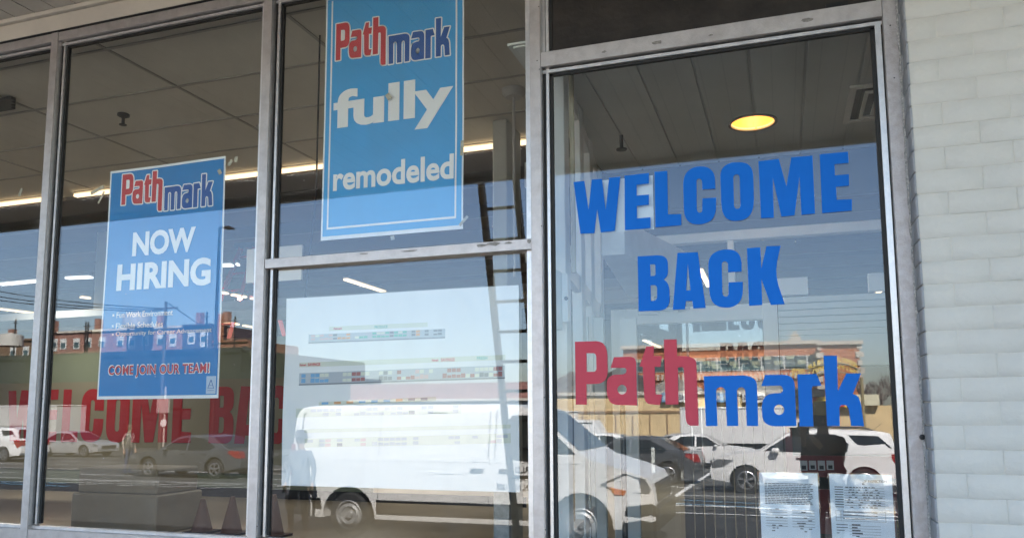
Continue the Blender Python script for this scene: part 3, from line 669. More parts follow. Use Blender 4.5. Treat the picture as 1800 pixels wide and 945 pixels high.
# long low partition with the banner
mb = MB(); mb.box(-31, -7.2, 9.6, 9.75, 0, 3.08); pw_ = thing('partition_wall', 'low sage green partition wall across the shop', 'wall', (-19, 9.6, 0)); mb.build('panel', mat('sage_paint', (.23, .265, .18), .7, var=.06, scale=.7), pw_, world=True)
mb = MB(); mb.box(-31, -4.2, 9.575, 9.597, 0, .17); mb.build('skirting', mat('black_skirting', (.012, .012, .014), .4), pw_, world=True)
bn = thing('wall_banner', 'tan banner with big red WELCOME BACK letters on the green partition', 'banner', (-13, 9.58, .9))
mb = MB(); mb.box(-18.2, -7.9, 9.585, 9.592, .45, 2.28); mb.build('cloth', mat('banner_tan', (.28, .25, .17), .7, var=.05, scale=1), bn, world=True)
def letter_at(k, xa, xb, z0, z1):
    sp = BIG[k]; al = [p for s in sp for p in s]; a, b = min(p[0] for p in al), max(p[0] for p in al); c, d = min(p[1] for p in al), max(p[1] for p in al)
    X0 = at(xa, 735, 9.58).x; X1 = at(xb, 735, 9.58).x
    me = curve_mesh(k, [[(X0 + (p[0] - a) / (b - a) * (X1 - X0), z0 + (p[1] - c) / (d - c) * (z1 - z0)) for p in s] for s in sp]); return me
ms = [letter_at(k, xa, xb, 1.02, 2.13) for k, xa, xb in [('W', 12, 70), ('E1', 74, 101), ('L', 109, 138), ('C1', 142, 182), ('O', 187, 227), ('M', 232, 295), ('E2', 303, 337), ('B', 368, 411), ('A', 413, 460), ('C2', 464, 508), ('K', 511, 556)]]
join([(m_, lambda co: (co.x, 9.578, co.y)) for m_ in ms]).build('lettering', mat('banner_red', (.42, .005, .009), .6, var=.1, scale=2), bn, world=True)

# columns
mb = MB(); a = at(165, 500, 9.9); b = at(191, 500, 9.9); mb.box(a.x, b.x, 9.9, 10.5, 0, 5.6)
tag(mb.build('column', mat('column_paint', (.50, .50, .44), .6, var=.05, scale=1), world=True, bevel=.02), 'tall pale square column left of the hiring poster', 'column')
mb = MB(); a = at(866, 300, 2.2); b = at(891, 300, 2.2); mb.box(a.x, b.x, 2.2, 2.55, 0, 3.885)
tag(mb.build('column', mat('column_white', (.56, .56, .50), .6, var=.05, scale=1), world=True, bevel=.006), 'pale boxed column behind the ladder reflection, right of the remodeled poster', 'column')
mb = MB(); mb.box(-1.86, -1.28, 2.3, 2.42, 3.35, 3.55); mb.box(-1.86, -1.28, 2.3, 2.42, 2.75, 2.86)
tag(mb.build('wall_opening_trim', mat('trim_cream', (.50, .48, .42), .6), world=True), 'cream trim bars crossing right of the pale boxed column', 'trim')
# hanging conduit with round base
hl = thing('hanging_conduit', 'white vertical conduit hanging from a round ceiling plate', 'pipe', (-1.82, 1.5, 3.9))
P = onz(903, 160, 3.885); hl.location = P
mb = MB(); mb.lathe([(0, -.05), (.06, -.05), (.085, -.02), (.085, .01)], (0, 0, 0), 'z', 20); mb.build('ceiling_plate', mat('plate_white', (.5, .48, .45), .5), hl, smooth=40)
mb = MB(); mb.tube([(0, 0, -.04), (0, 0, -1.35)], .011, 8); mb.build('rod', mat('rod_white', (.55, .53, .50), .5), hl, smooth=60)
# sprinklers
for (x, y, l) in [(217, 203, 'dark ceiling sprinkler above the hiring poster'), (460, 224, 'pale ceiling sprinkler beside the second mullion')]:
    P = onz(x, y, 3.885); t = thing('sprinkler', l, 'sprinkler', P, group='ceiling sprinklers')
    mt_ = mat('sprinkler_dark', (.03, .03, .028), .5) if x < 300 else mat('sprinkler_pale', (.45, .43, .4), .5)
    MB().lathe([(0, .01), (.045, .01), (.045, -.006), (.018, -.02)], (0, 0, 0), 'z', 14).build('escutcheon', mt_, t, smooth=40)
    MB().tube([(0, 0, -.01), (0, 0, -.07)], .012, 8).lathe([(.0, -.07), (.028, -.072), (.028, -.078), (0, -.08)], (0, 0, 0), 'z', 12).build('nozzle', mt_, t)
# air grille at left edge
mb = MB(); 
for k in range(4): 
    P = onz(2, 176 + k * 5, 3.885); mb.box(P.x - .5, P.x + .12, P.y - .02, P.y + .02, 3.87, 3.892)
tag(mb.build('ceiling_grille', mat('grille_dark', (.03, .03, .025), .6), world=True), 'dark slotted air grille in the ceiling at the left edge', 'grille')
# horizontal white duct/beam deep inside
for (y0, lab, yy) in [(3.05, 'pale duct running across the shop behind the posters', 7.4), (3.42, 'upper pale beam across the shop behind the posters', 8.6)]:
    mb = MB(); mb.box(-31, -1.7, yy, yy + .4, y0 + .1, y0 + .24); tag(mb.build('roof_beam', mat('beam_pale', (.30, .30, .29), .6), world=True), lab, 'beam', 'beams across the shop')
# red step ladder inside
rl = thing('step_ladder', 'tall red fibreglass step ladder standing deep in the shop', 'ladder', (-11.3, 11, 0))
RF = mat('red_fibreglass', (.34, .05, .05), .5); hx = -.2
for (x0, x1, y0, y1, n_) in [(.17, -1.55, -.15, -.9, 'rail'), (.50, -.40, -.15, -.9, 'rail'), (.17, .8, .15, 1.0, 'rail'), (.50, 1.6, .15, 1.0, 'rail')]:
    MB().bar((x0, y0, 5.2), (x1, y1, 0), .13, .08).build(n_, RF, rl)
MB().box(.02, .66, -.22, .22, 5.18, 5.30).build('top_cap', mat('cap_dark', (.08, .10, .12), .5), rl, bevel=.01)
for k in range(14):
    t_ = k / 14 + .04; z = 5.2 * (1 - t_); MB().bar((.17 - 1.72 * t_, -.15 - .75 * t_, z), (.50 - .9 * t_, -.15 - .75 * t_, z), .10, .03).build('step', RF, rl)
mb = MB(); P = at(434, 438, 4.2); Q = at(468, 495, 4.2); mb.box(P.x, P.x + .75, 4.2, 4.23, Q.z, P.z)
tag(mb.build('hanging_board', mat('board_white', (.55, .58, .58), .6), world=True), 'blank white board hanging in front of the red step ladder', 'board')
# large crate, cones
cb = thing('pallet_box', 'large grey brown lidded box on the shop floor below the hiring poster', 'box', (-8.5, 5.2, 0))
CARD = mat('grey_card', (.30, .265, .195), .7, var=.10, scale=2)
P0 = at(133, 823, 5.2); P1 = at(272, 823, 5.2)
mb = MB(); mb.box(P0.x - .05, P1.x + .05, 5.2, 6.1, 0, .52); mb.build('bin', CARD, cb, world=True, bevel=.02)
mb = MB(); mb.box(P0.x, P1.x, 5.25, 6.05, .52, .86); mb.build('lid', CARD, cb, world=True, bevel=.02)
def cone(x, y, d, lab):
    P = at(x, y, d); t = thing('traffic_cone', lab, 'traffic cone', (P.x, d, 0), group='traffic cones on the shop floor'); h = max(.3, P.z)
    MB().lathe([(.14, .03), (.03, h), (0, h + .005)], n=20).build('cone_body', mat('cone_red', (.15, .075, .05), .6), t, smooth=50)
    MB().box(-.18, .18, -.18, .18, 0, .03).build('base', mat('cone_base', (.05, .03, .03), .7), t)
cone(357, 876, 5.6, 'red cone on the shop floor, farther from the second mullion'); cone(409, 872, 5.6, 'red cone on the shop floor, nearer the second mullion')
cone(482, 868, 5.6, 'red cone peeking past the second mullion under the drawing sheet')
# metal bracket column low right of the drawing
mb = MB(); a = at(868, 860, .5); b = at(894, 860, .5); mb.box(a.x, b.x, .5, .54, 0, 1.6)
tag(mb.build('steel_post', mat('galvanised', (.30, .31, .32), .45, .5, var=.3, scale=20), world=True), 'galvanised post standing behind the right end of the drawing sheet', 'post')

# ---- vestibule behind the entrance glass
VW = mat('vestibule_frame', (.86, .88, .88), .5, .0, var=.04, scale=6)
VG = mat('vestibule_dark', (.05, .055, .055), .5)
v = thing('vestibule_side_screen', 'pale framed side screen receding on the left of the entrance', 'screen', (-1.2, 1.2, 0))
mb = MB()
for (x, y) in [(-1.03, .33), (-1.10, .95), (-1.18, 1.55), (-1.26, 2.2)]: mb.box(x - .03, x + .03, y - .045, y + .045, 0, 3.40)
mb.build('upright', VW, v, world=True, bevel=.004)
mb = MB()
for z0 in (0, .92, 2.28, 3.3): MB().add([(-1.05, .37, z0), (-1.01, .37, z0), (-1.24, 2.16, z0), (-1.28, 2.16, z0), (-1.05, .37, z0 + .09), (-1.01, .37, z0 + .09), (-1.24, 2.16, z0 + .09), (-1.28, 2.16, z0 + .09)], [(0, 1, 2, 3), (4, 7, 6, 5), (0, 4, 5, 1), (1, 5, 6, 2), (2, 6, 7, 3), (3, 7, 4, 0)]).build('cross_rail', VW, v, world=True)
t = thing('conduit_boxes', 'two white control boxes on a thin conduit beside the entrance glass', 'electrical box', (-1.0, .2, 2.1))
WB = mat('box_white', (.90, .92, .91), .45)
a = at(966, 476, .14); b = at(983, 578, .14); MB().box(a.x - .02, b.x, .10, .2, b.z, a.z).build('wide_box', WB, t, world=True, bevel=.003)
a = at(990, 483, .2); b = at(1001, 566, .2); MB().box(a.x, b.x, .17, .23, b.z, a.z).build('narrow_box', WB, t, world=True, bevel=.002)
c = at(995, 524, .168); MB().lathe([(0, -.004), (.009, -.003), (.010, 0)], (c.x, .169, c.z), 'y', 10).build('button', BLK, t, world=True)
cb_ = [at(x, y, .5) for x, y in [(556, 332), (553, 370), (547, 420), (541, 470), (537, 520)]]
tag(MB().tube([tuple(p) for p in [Vector((cb_[0].x, .5, 3.88))] + cb_ + [Vector((cb_[-1].x - .01, .5, 1.9))]], .006, 6).build('hanging_cable', BLK, world=True), 'thin dark cable hanging left of the remodeled poster', 'cable')
a = at(1004, 138, .25); b = at(992, 480, .25); MB().tube([(a.x, .25, a.z + .1), (a.x, .25, b.z)], .013, 8).build('conduit', mat('conduit_tan', (.50, .45, .33), .5), t, world=True, smooth=60)
# inner door wall
v = thing('inner_door', 'pale framed inner glass door behind the entrance glass', 'door', (-.62, 2.4, 0))
MB().box(-1.21, -1.10, 2.38, 2.46, 0, 2.36).build('door_stile', VW, v, world=True, bevel=.004)
MB().box(-.12, -.02, 2.38, 2.46, 0, 2.36).build('door_stile', VW, v, world=True, bevel=.004)
MB().box(-1.10, -.12, 2.38, 2.46, 2.245, 2.36).build('door_head', VW, v, world=True, bevel=.004)
MB().box(-1.10, -.12, 2.38, 2.46, 0, .25).build('kick_rail', VW, v, world=True)
MB().box(-1.095, -.125, 2.41, 2.416, .252, 2.243).build('door_glass', GLASS_IN, v, world=True)
MB().box(-.66, -.645, 2.395, 2.41, .25, 2.24).build('meeting_stile', mat('stile_grey', (.2, .22, .23), .4, .4), v, world=True)
MB().tube([(-.2, 2.33, .9), (-.2, 2.33, 1.35)], .014, 8).build('pull_handle', CHROME, v, world=True)
MB().bar((-.95, 2.36, 2.335), (-.62, 2.3, 2.34), .02, .02).bar((-.62, 2.3, 2.34), (-.70, 2.36, 2.33), .02, .02).box(-1.0, -.85, 2.34, 2.38, 2.31, 2.36).build('door_closer', mat('closer_grey', (.35, .36, .37), .4, .5), v, world=True)
v = thing('transom_screen', 'pale framed transom glazing above the inner door', 'screen', (0, 2.4, 2.4))
MB().box(-1.21, 1.25, 2.38, 2.46, 2.83, 2.90).build('cross_rail', VW, v, world=True, bevel=.003)
MB().box(-.345, -.30, 2.38, 2.46, 2.362, 2.829).build('upright', VW, v, world=True, bevel=.003)
for xa, xb in ((-.02, .19), (.58, .9)): MB().box(xa, xb, 2.38, 2.44, 2.41, 2.53).build('white_block', mat('block_white', (.85, .88, .9), .5), v, world=True)
MB().box(-1.4, 1.5, 2.40, 2.46, 3.1, 3.42).build('header_panel', VG, v, world=True)
v = thing('roller_shutter', 'pale rolled shutter box with ribbed slats right of the inner door', 'shutter', (.5, 2.4, 2.0))
SH = mat('shutter_paint', (.74, .80, .82), .5, 0, var=.05, scale=3)
mb = MB(); z = 2.40
for k in range(5): mb.box(-.015, 1.3, 2.40 + .004 * (k % 2), 2.47, z - .046, z - .004); z -= .048
mb.build('slats', SH, v, world=True, bevel=.004)
MB().box(-.015, 1.3, 2.37, 2.47, 2.12, 2.155).box(-.015, 1.3, 2.38, 2.47, 1.905, 2.118).build('bottom_bar', SH, v, world=True, bevel=.003)
# boxy duct and sloped bulkhead near the left
v = thing('duct', 'boxy pale duct receding from below the letters WE', 'duct', (-1.0, 1.0, 2.4))
a = at(1057, 404, 1.2); b = at(1099, 447, 1.2); mb = MB(); mb.add([(a.x, 1.2, b.z), (b.x, 1.2, b.z), (b.x, 1.2, a.z + .05), (a.x, 1.2, a.z + .05), (a.x - .05, 2.35, b.z - .1), (b.x + .25, 2.35, b.z - .1), (b.x + .25, 2.35, a.z + .05), (a.x - .05, 2.35, a.z + .05)], [(0, 1, 2, 3), (4, 7, 6, 5), (0, 4, 5, 1), (1, 5, 6, 2), (2, 6, 7, 3), (3, 7, 4, 0)])
mb.build('duct_body', mat('duct_grey', (.62, .64, .64), .45, .1, var=.1, scale=6), v, world=True, bevel=.004)
# downlight
P = onz(1323, 217, 3.40); dl = thing('downlight', 'round warm lit recessed lamp in the entrance ceiling', 'light', (P.x, P.y, 3.405))
cyl = MB().lathe([(0, -.1), (.128, -.1), (.128, .1), (0, .1)], (P.x, P.y, 3.41), 'z', 40).build('cutter', BLK)
for ob in (vceil, vboards):
    md = ob.modifiers.new('b', 'BOOLEAN'); md.operation = 'DIFFERENCE'; md.solver = 'EXACT'; md.object = cyl
    bpy.context.view_layer.update(); me2 = bpy.data.meshes.new_from_object(ob.evaluated_get(bpy.context.evaluated_depsgraph_get()))
    ob.modifiers.clear(); ob.data = me2
bpy.data.objects.remove(cyl)
MB().lathe([(.150, .006), (.150, -.006), (.132, -.006), (.130, .0)], n=36).build('trim_ring', mat('ring_grey', (.25, .24, .22), .4), dl, smooth=40)
MB().lathe([(.130, .0), (.115, .10), (.07, .16), (0, .17)], n=36).build('reflector', mat('gold_reflector', (.85, .48, .12), .35, .0, emit=(1, .50, .12), estr=.05), dl, smooth=60)
MB().lathe([(0, .07), (.04, .08), (.055, .12), (.03, .15)], n=20).build('bulb', mat('bulb_lit', (1, .8, .4), .4, emit=(1, .70, .25), estr=.15), dl, smooth=60)
l = bpy.data.lights.new('bulb_light', 'POINT'); l.energy = .22; l.color = (1, .7, .35); l.shadow_soft_size = .05
o = bpy.data.objects.new('bulb_light', l); COL.objects.link(o); o.parent = dl; o.location = (0, 0, .03)
# ceiling diffuser
v = thing('ceiling_vent', 'square stepped ceiling air diffuser at the right of the entrance ceiling', 'vent', (.72, 1.46, 3.40))
VM = mat('vent_grey', (.80, .80, .76), .5)
mb = MB()
for r0, r1, z0 in [(.30, .262, 0), (.215, .195, -.008), (.155, .135, -.012), (.095, .075, -.016), (.035, .0, -.02)]:
    for (xa, xb, ya, yb) in [(-r0, r0, -r0, -r1), (-r0, r0, r1, r0), (-r0, -r1, -r1, r1), (r1, r0, -r1, r1)]:
        if xb > xa and yb > ya: mb.box(xa, xb, ya, yb, z0 - .012, z0 + .002)
mb.build('louvres', VM, v, bevel=.002)
MB().box(-.262, .262, -.262, .262, .0, .006).build('vent_back', VG, v)
# small hanging sprinkler in the vestibule
P = onz(1092, 238, 3.40); t = thing('sprinkler', 'dark sprinkler head in the entrance ceiling, left of the round lamp', 'sprinkler', P, group='ceiling sprinklers')
MB().tube([(0, 0, 0), (0, 0, -.09)], .012, 8).lathe([(0, -.09), (.035, -.092), (.035, -.1), (0, -.1)], n=12).build('nozzle', VG, t)
# dark red kiosk machine with stickers
v = thing('vending_machine', 'dark red and black vending machine behind the two notices', 'machine', (.25, 1.5, 0))
MR = mat('machine_red', (.13, .012, .016), .4, coat=.3)
a = at(1381, 760, 1.5); b = at(1602, 760, 1.5)
MB().box(a.x, b.x, 1.52, 2.2, 0, 1.86).build('cabinet', mat('machine_black', (.012, .011, .011), .3), v, world=True, bevel=.01)
mb = MB(); mb.box(a.x - .004, a.x + .035, 1.50, 1.521, 0, 1.85)
zb = at(1430, 828, 1.5).z; zt_ = at(1430, 806, 1.5).z
mb.box(a.x + .036, b.x, 1.50, 1.521, zb - .03, zt_ + .02); mb.box(a.x + .036, b.x, 1.50, 1.521, .9, zb - .10); mb.build('red_trim', MR, v, world=True)
STK = mat('sticker', (.45, .45, .47), .6)
for k in range(4):
    p = at(1407 + k * 15.5, 826 - (k % 2), 1.49); q = at(1419 + k * 15.5, 809, 1.49); MB().box(p.x, q.x, 1.494, 1.499, p.z, q.z).build('sticker', STK, v, world=True); MB().box(p.x + .008, q.x - .008, 1.4925, 1.4938, p.z + .006, (p.z + q.z) / 2).build('sticker_print', INK, v, world=True)
mb = MB(); a = at(1570, 905, 1.6); b = at(1600, 960, 1.6); mb.box(a.x, b.x + .1, 1.45, 1.49, b.z - .2, a.z); tag(mb.build('stacked_carton', mat('olive_print', (.16, .15, .02), .6, col2=(.02, .02, .01), scale=25, thr=(.45, .5)), world=True), 'olive printed carton in the lower right corner of the entrance', 'carton')
# slatted dark screen low behind the entrance
mb = MB(); x = -.62
while x < -.08: mb.box(x, x + .055, 1.7, 1.72, 0, 1.62); x += .062
tag(mb.build('slatted_screen', mat('slat_dark', (.06, .055, .05), .5, var=.2, scale=10), world=True), 'dark vertical slatted screen left of the vending machine', 'screen')
mb = MB(); a = at(1094, 700, .9); mb.tube([(a.x, .9, 0), (a.x, .9, 1.66)], .016, 8); mb.box(a.x - .04, a.x + .04, .86, .94, 0, .02)
tag(mb.build('barrier_post', mat('post_dark', (.07, .07, .07), .35, .6), world=True, smooth=50), 'thin dark upright post below the red logo letters', 'post')
# corner of pale wall panels seen low left of the entrance
mb = MB()
for k, (xa, xb) in enumerate([(975, 990), (1010, 1030), (1034, 1052), (1078, 1108)]):
    a = at(xa, 800, 1.3); b = at(xb, 800, 1.3); mb.box(a.x, b.x, 1.3 + .1 * k, 1.33 + .1 * k, 0, 2.2)
tag(mb.build('panel_row', mat('panel_pale', (.74, .78, .79), .5), world=True), 'row of narrow pale upright panels low left in the entrance', 'panels')

# ================================================================== VEHICLES
def slab(poly, W, cuts_z=(), cuts_x=()):
    bm = bmesh.new()
    L_ = [bm.verts.new((x, -1, z)) for x, z in poly]; Rr = [bm.verts.new((x, 1, z)) for x, z in poly]; n = len(poly)
    bm.faces.new(L_); bm.faces.new(list(reversed(Rr)))
    for i in range(n): bm.faces.new((L_[i], L_[(i + 1) % n], Rr[(i + 1) % n], Rr[i]))
    for z in cuts_z: bmesh.ops.bisect_plane(bm, geom=list(bm.verts) + list(bm.edges) + list(bm.faces), plane_co=(0, 0, z), plane_no=(0, 0, 1))
    for x in cuts_x: bmesh.ops.bisect_plane(bm, geom=list(bm.verts) + list(bm.edges) + list(bm.faces), plane_co=(x, 0, 0), plane_no=(1, 0, 0))
    for v in bm.verts: v.co.y = math.copysign(W(v.co.x, v.co.z), v.co.y)
    bmesh.ops.triangulate(bm, faces=[f for f in bm.faces if len(f.verts) > 4])
    bmesh.ops.recalc_face_normals(bm, faces=bm.faces)
    return bm
def bm_obj(bm, name, m, parent, ang=38):
    me = bpy.data.meshes.new(name); bm.to_mesh(me); bm.free(); me.materials.append(m); smooth_by_angle(me, ang)
    o = bpy.data.objects.new(name, me); COL.objects.link(o); o.parent = parent; return o
def arch(cx, r, z0, n=12):            # wheel arch points going from front to rear along the sill line
    a0 = math.asin(max(-1, min(1, (z0 - .34) / r)))
    return [(cx + r * math.cos(t), .34 + r * math.sin(t)) for t in [a0 + (math.pi - 2 * a0) * k / n for k in range(n + 1)]]
def wheel(parent, x, y, r, rimm, spokes=5, rr=.66, wd=.22):
    sy = 1 if y > 0 else -1
    t = MB().lathe([(r * .62, -wd / 2), (r * .93, -wd / 2), (r, -wd * .33), (r, wd * .33), (r * .93, wd / 2), (r * .62, wd / 2)], (x, y, r), 'y', 32).build('wheel', TYRE, parent, smooth=40)
    m = MB(); ro = r * rr
    m.lathe([(ro * 1.0, 0), (ro * .93, .008), (ro * .88, -.01), (ro * .86, -.06)] if sy > 0 else [(ro * 1.0, 0), (ro * .93, -.008), (ro * .88, .01), (ro * .86, .06)], (x, y + sy * wd * .5, r), 'y', 32)
    if spokes:
        for k in range(spokes):
            for dd in (-.11, .11):
                a = 2 * math.pi * k / spokes + .3; b = a + dd
                m.bar((x + .05 * math.cos(a), y + sy * (wd * .5 - .005), r + .05 * math.sin(a)), (x + ro * .9 * math.cos(b), y + sy * (wd * .5 - .012), r + ro * .9 * math.sin(b)), .03, .03)
        m.lathe([(0, .0), (.05, 0), (.055, -.02 * sy)], (x, y + sy * wd * .5, r), 'y', 16)
    else:
        m.lathe([(ro * .88, -.03 * sy), (ro * .6, .0), (ro * .55, -.02 * sy), (.06, -.03 * sy), (.05, .01 * sy), (0, .012 * sy)], (x, y + sy * wd * .5, r), 'y', 28)
    m.build('rim', rimm, t, smooth=40)
    MB().lathe([(ro * .86, 0), (0, 0)], (x, y + sy * wd * .18, r), 'y', 24).build('brake', BLK, t)
def vehicle(name, label, cat, loc, heading, L, Wd, body, green, wins, paint, wb, r=.34, spokes=5, rimm=RIM, group=None, belt=.95, front=None, rear=None, roofw=.8, archr=None, windshield=None, rearglass=None, belowtrim=.42, extras=None, steel=False):
    """body/green: side outlines (x,z), nose at +x; heading 0 faces +X, pi faces -X"""
    t = thing(name, label, cat, loc, heading, group)
    zt = max(z for x, z in green)
    def W(x, z):
        w_ = Wd / 2
        e = max(0, (abs(x) - (L / 2 - .7)) / .7); w_ *= 1 - .13 * e * e
        if z < .45: w_ *= .955 + .045 * max(0, (z - .2) / .25)
        if belt - .12 > z > .62: w_ *= 1.0
        if z > belt: w_ *= 1 - (1 - roofw) * ((z - belt) / (zt - belt)) ** 1.15
        if z > zt - .10: w_ *= 1 - .5 * ((z - (zt - .10)) / .10) ** 2 * .16
        return w_
    bm_obj(slab(body, W, (.32, .45, .62, belt - .12), [k * .35 - L / 2 for k in range(1, int(L / .35) + 1)]), 'body', paint, t)
    bm_obj(slab(green, W, [belt + (zt - belt) * k / 5 for k in range(1, 5)] + [zt - .1, zt - .05, zt - .02], [k * .5 - L / 2 for k in range(1, int(L / .5) + 1)]), 'cabin', paint, t)
    for p in wins: bm_obj(slab(p, lambda x, z: W(x, z) + .006, [belt + (zt - belt) * k / 4 for k in range(1, 4)]), 'window', CARGLASS, t)
    def cross(pts, nm, m_, off):      # glass across the car: pts two (x,z)
        (xa, za), (xb, zb) = pts; wa, wb_ = W(xa, za) * .93, W(xb, zb) * .90; 
        MB().add([(xa + off, -wa, za + abs(off)), (xa + off, wa, za + abs(off)), (xb + off, wb_, zb + abs(off)), (xb + off, -wb_, zb + abs(off))], [(0, 1, 2, 3)]).build(nm, m_, t)
    if windshield: cross(windshield, 'windshield', CARGLASS, .01)
    if rearglass: cross(rearglass, 'rear_window', CARGLASS, -.01)
    hw = Wd / 2
    for x in (wb[0], wb[1]):
        for s_ in (-1, 1): wheel(t, x, s_ * (hw - .13), r, rimm, spokes)
    # dark wells behind the wheels
    MB().box(wb[1] - (archr or r * 1.2), wb[1] + (archr or r * 1.2), -hw + .22, hw - .22, .2, .34 + r * .9).box(wb[0] - (archr or r * 1.2), wb[0] + (archr or r * 1.2), -hw + .22, hw - .22, .2, .34 + r * .9).build('wheel_well', BLK, t)
    if front:
        for s_ in (-1, 1):
            bm_ = slab(front, lambda x, z: W(x, z) + .008); 
            for v_ in list(bm_.verts):
                if v_.co.y * s_ < 0: v_.co.y = s_ * hw * .55
            bm_obj(bm_, 'headlight', HEADL, t)
    if rear:
        for s_ in (-1, 1):
            bm_ = slab(rear, lambda x, z: W(x, z) + .008)
            for v_ in list(bm_.verts):
                if v_.co.y * s_ < 0: v_.co.y = s_ * hw * .6
            bm_obj(bm_, 'taillight', TAIL, t)
    if extras: extras(t, W)
    return t
def mirror_pair(t, x, z, W, m, sz=(.10, .16, .13)):
    for s_ in (-1, 1): MB().box(x - sz[0], x + sz[0], s_ * (W(x, z) + .02) if s_ > 0 else s_ * (W(x, z) + .02 + sz[1]), s_ * (W(x, z) + .02 + sz[1]) if s_ > 0 else s_ * (W(x, z) + .02), z, z + sz[2]).build('wing_mirror', m, t, bevel=.03, smooth=50)

def gp(x, Y): return (x, Y, lot(Y))
# ---- white van
vl = 6.0
vb = [(3.0, .30), (3.02, .55), (2.98, .86), (2.90, 1.02), (2.62, 1.12), (2.2, 1.24), (1.9, 1.30), (1.2, 1.32), (-2.93, 1.32), (-2.97, .9), (-2.98, .45), (-2.95, .32)]
van_body = vb + [(-2.2 - 0, .30)] + list(reversed([(x, z) for x, z in arch(-1.80, .47, .30)])) + list(reversed(arch(1.97, .47, .30)))
# outline must run along the sill from rear to front
van_body = vb[:] + [p for p in reversed(arch(-1.80, .46, .30))] + [p for p in reversed(arch(1.97, .46, .30))]
van_green = [(2.2, 1.20), (1.98, 1.34), (1.28, 1.93), (1.08, 2.02), (.7, 2.07), (-2.55, 2.07), (-2.80, 2.03), (-2.90, 1.9), (-2.93, 1.20)]
def van_x(t, W):
    bm_obj(slab([(2.96, .28), (3.06, .30), (3.07, .60), (2.96, .66), (2.62, .62), (2.55, .30)], lambda x, z: W(x, z) + .012), 'front_bumper', BLK, t)
    bm_obj(slab([(-3.0, .34), (-3.06, .40), (-3.06, .62), (-2.95, .62), (-2.95, .34)], lambda x, z: W(x, z) + .01), 'rear_bumper', BLK, t)
    for x0, x1 in ((-1.30, 1.48),): bm_obj(slab([(x0, .40), (x1, .40), (x1, .60), (x0, .60)], lambda x, z: W(x, z) + .016, (.5,)), 'side_moulding', BLK, t)
    bm_obj(slab([(-2.94, .44), (-2.28, .44), (-2.3, .6), (-2.94, .6)], lambda x, z: W(x, z) + .016), 'side_moulding', BLK, t)
    for x, z0, z1 in ((.66, .36, 1.98), (.56, .5, 1.98), (1.62, .62, 1.25), (-1.28, .62, 1.98)): bm_obj(slab([(x - .005, z0), (x + .005, z0), (x + .005, z1), (x - .005, z1)], lambda x, z: W(x, z) + .003, [1.32 + .14 * k for k in range(5)]), 'panel_seam', DKSH, t)
    bm_obj(slab([(-2.7, 1.02), (.0, 1.02), (.0, 1.05), (-2.7, 1.05)], lambda x, z: W(x, z) + .010), 'body_crease', VANW, t)
    bm_obj(slab([(-2.75, 1.93), (-.15, 1.93), (-.15, 1.945), (-2.75, 1.945)], lambda x, z: W(x, z) + .006), 'roof_seam', DKSH, t)
    bm_obj(slab([(-2.75, 1.30), (-2.73, 1.30), (-2.73, 1.94), (-2.75, 1.94)], lambda x, z: W(x, z) + .006, [1.45, 1.6, 1.75]), 'panel_seam', DKSH, t)
    mirror_pair(t, 1.50, 1.24, W, BLK, (.11, .22, .30))
    for x in (.74, .28): bm_obj(slab([(x, 1.07), (x + .2, 1.07), (x + .2, 1.11), (x, 1.11)], lambda x, z: W(x, z) + .03), 'door_handle', BLK, t)
    MB().box(2.955, 3.035, -.62, .62, .66, .93).build('grille', BLK, t, bevel=.02)
    for z in (.71, .78, .85): MB().box(3.03, 3.045, -.6, .6, z, z + .025).build('grille_bar', DKSH, t)
    bm_obj(slab([(2.40, .88), (2.62, .84), (2.60, .78), (2.46, .78)], lambda x, z: W(x, z) + .010), 'indicator', mat('amber', (.55, .16, .03), .2), t)
    for s_, x0, x1, z in [('WORLD', .98, 1.45, 1.06), ('UTICA AVE', .94, 1.52, .94), ('BROOKLYN, NY 11203', .70, 1.60, .80)]:
        me = text_mesh(s_, .02); f = box_fit(me, x0, x1, z, z + .095)
        join([(me, lambda co: (x1 + x0 - f(co)[0], W(f(co)[0], .8) + .009, f(co)[1]))]).build('door_lettering', INK, t)
vehicle('delivery_van', 'white cargo van with black bumpers parked across the lane', 'van', gp(-4.78, -8.80), 0, vl, 2.02, van_body, van_green,
        [[(1.90, 1.34), (1.36, 1.82), (1.24, 1.90), (.92, 1.90), (.86, 1.84), (.86, 1.26), (1.2, 1.22), (1.52, 1.16), (1.6, 1.34)]], VANW, (-1.80, 1.97), .35, 0, STEEL, belt=1.22, roofw=.86,
        front=[(2.25, .92), (2.60, 1.08), (2.88, 1.0), (2.96, .86), (2.93, .80), (2.5, .82)], rear=[(-2.98, .95), (-2.90, .95), (-2.86, 1.45), (-2.96, 1.45)], archr=.44, windshield=((1.93, 1.38), (1.24, 1.96)), extras=van_x)
for o in bpy.data.objects:
    if o.name.startswith('door_lettering'): o.data.transform(Matrix.Identity(4))

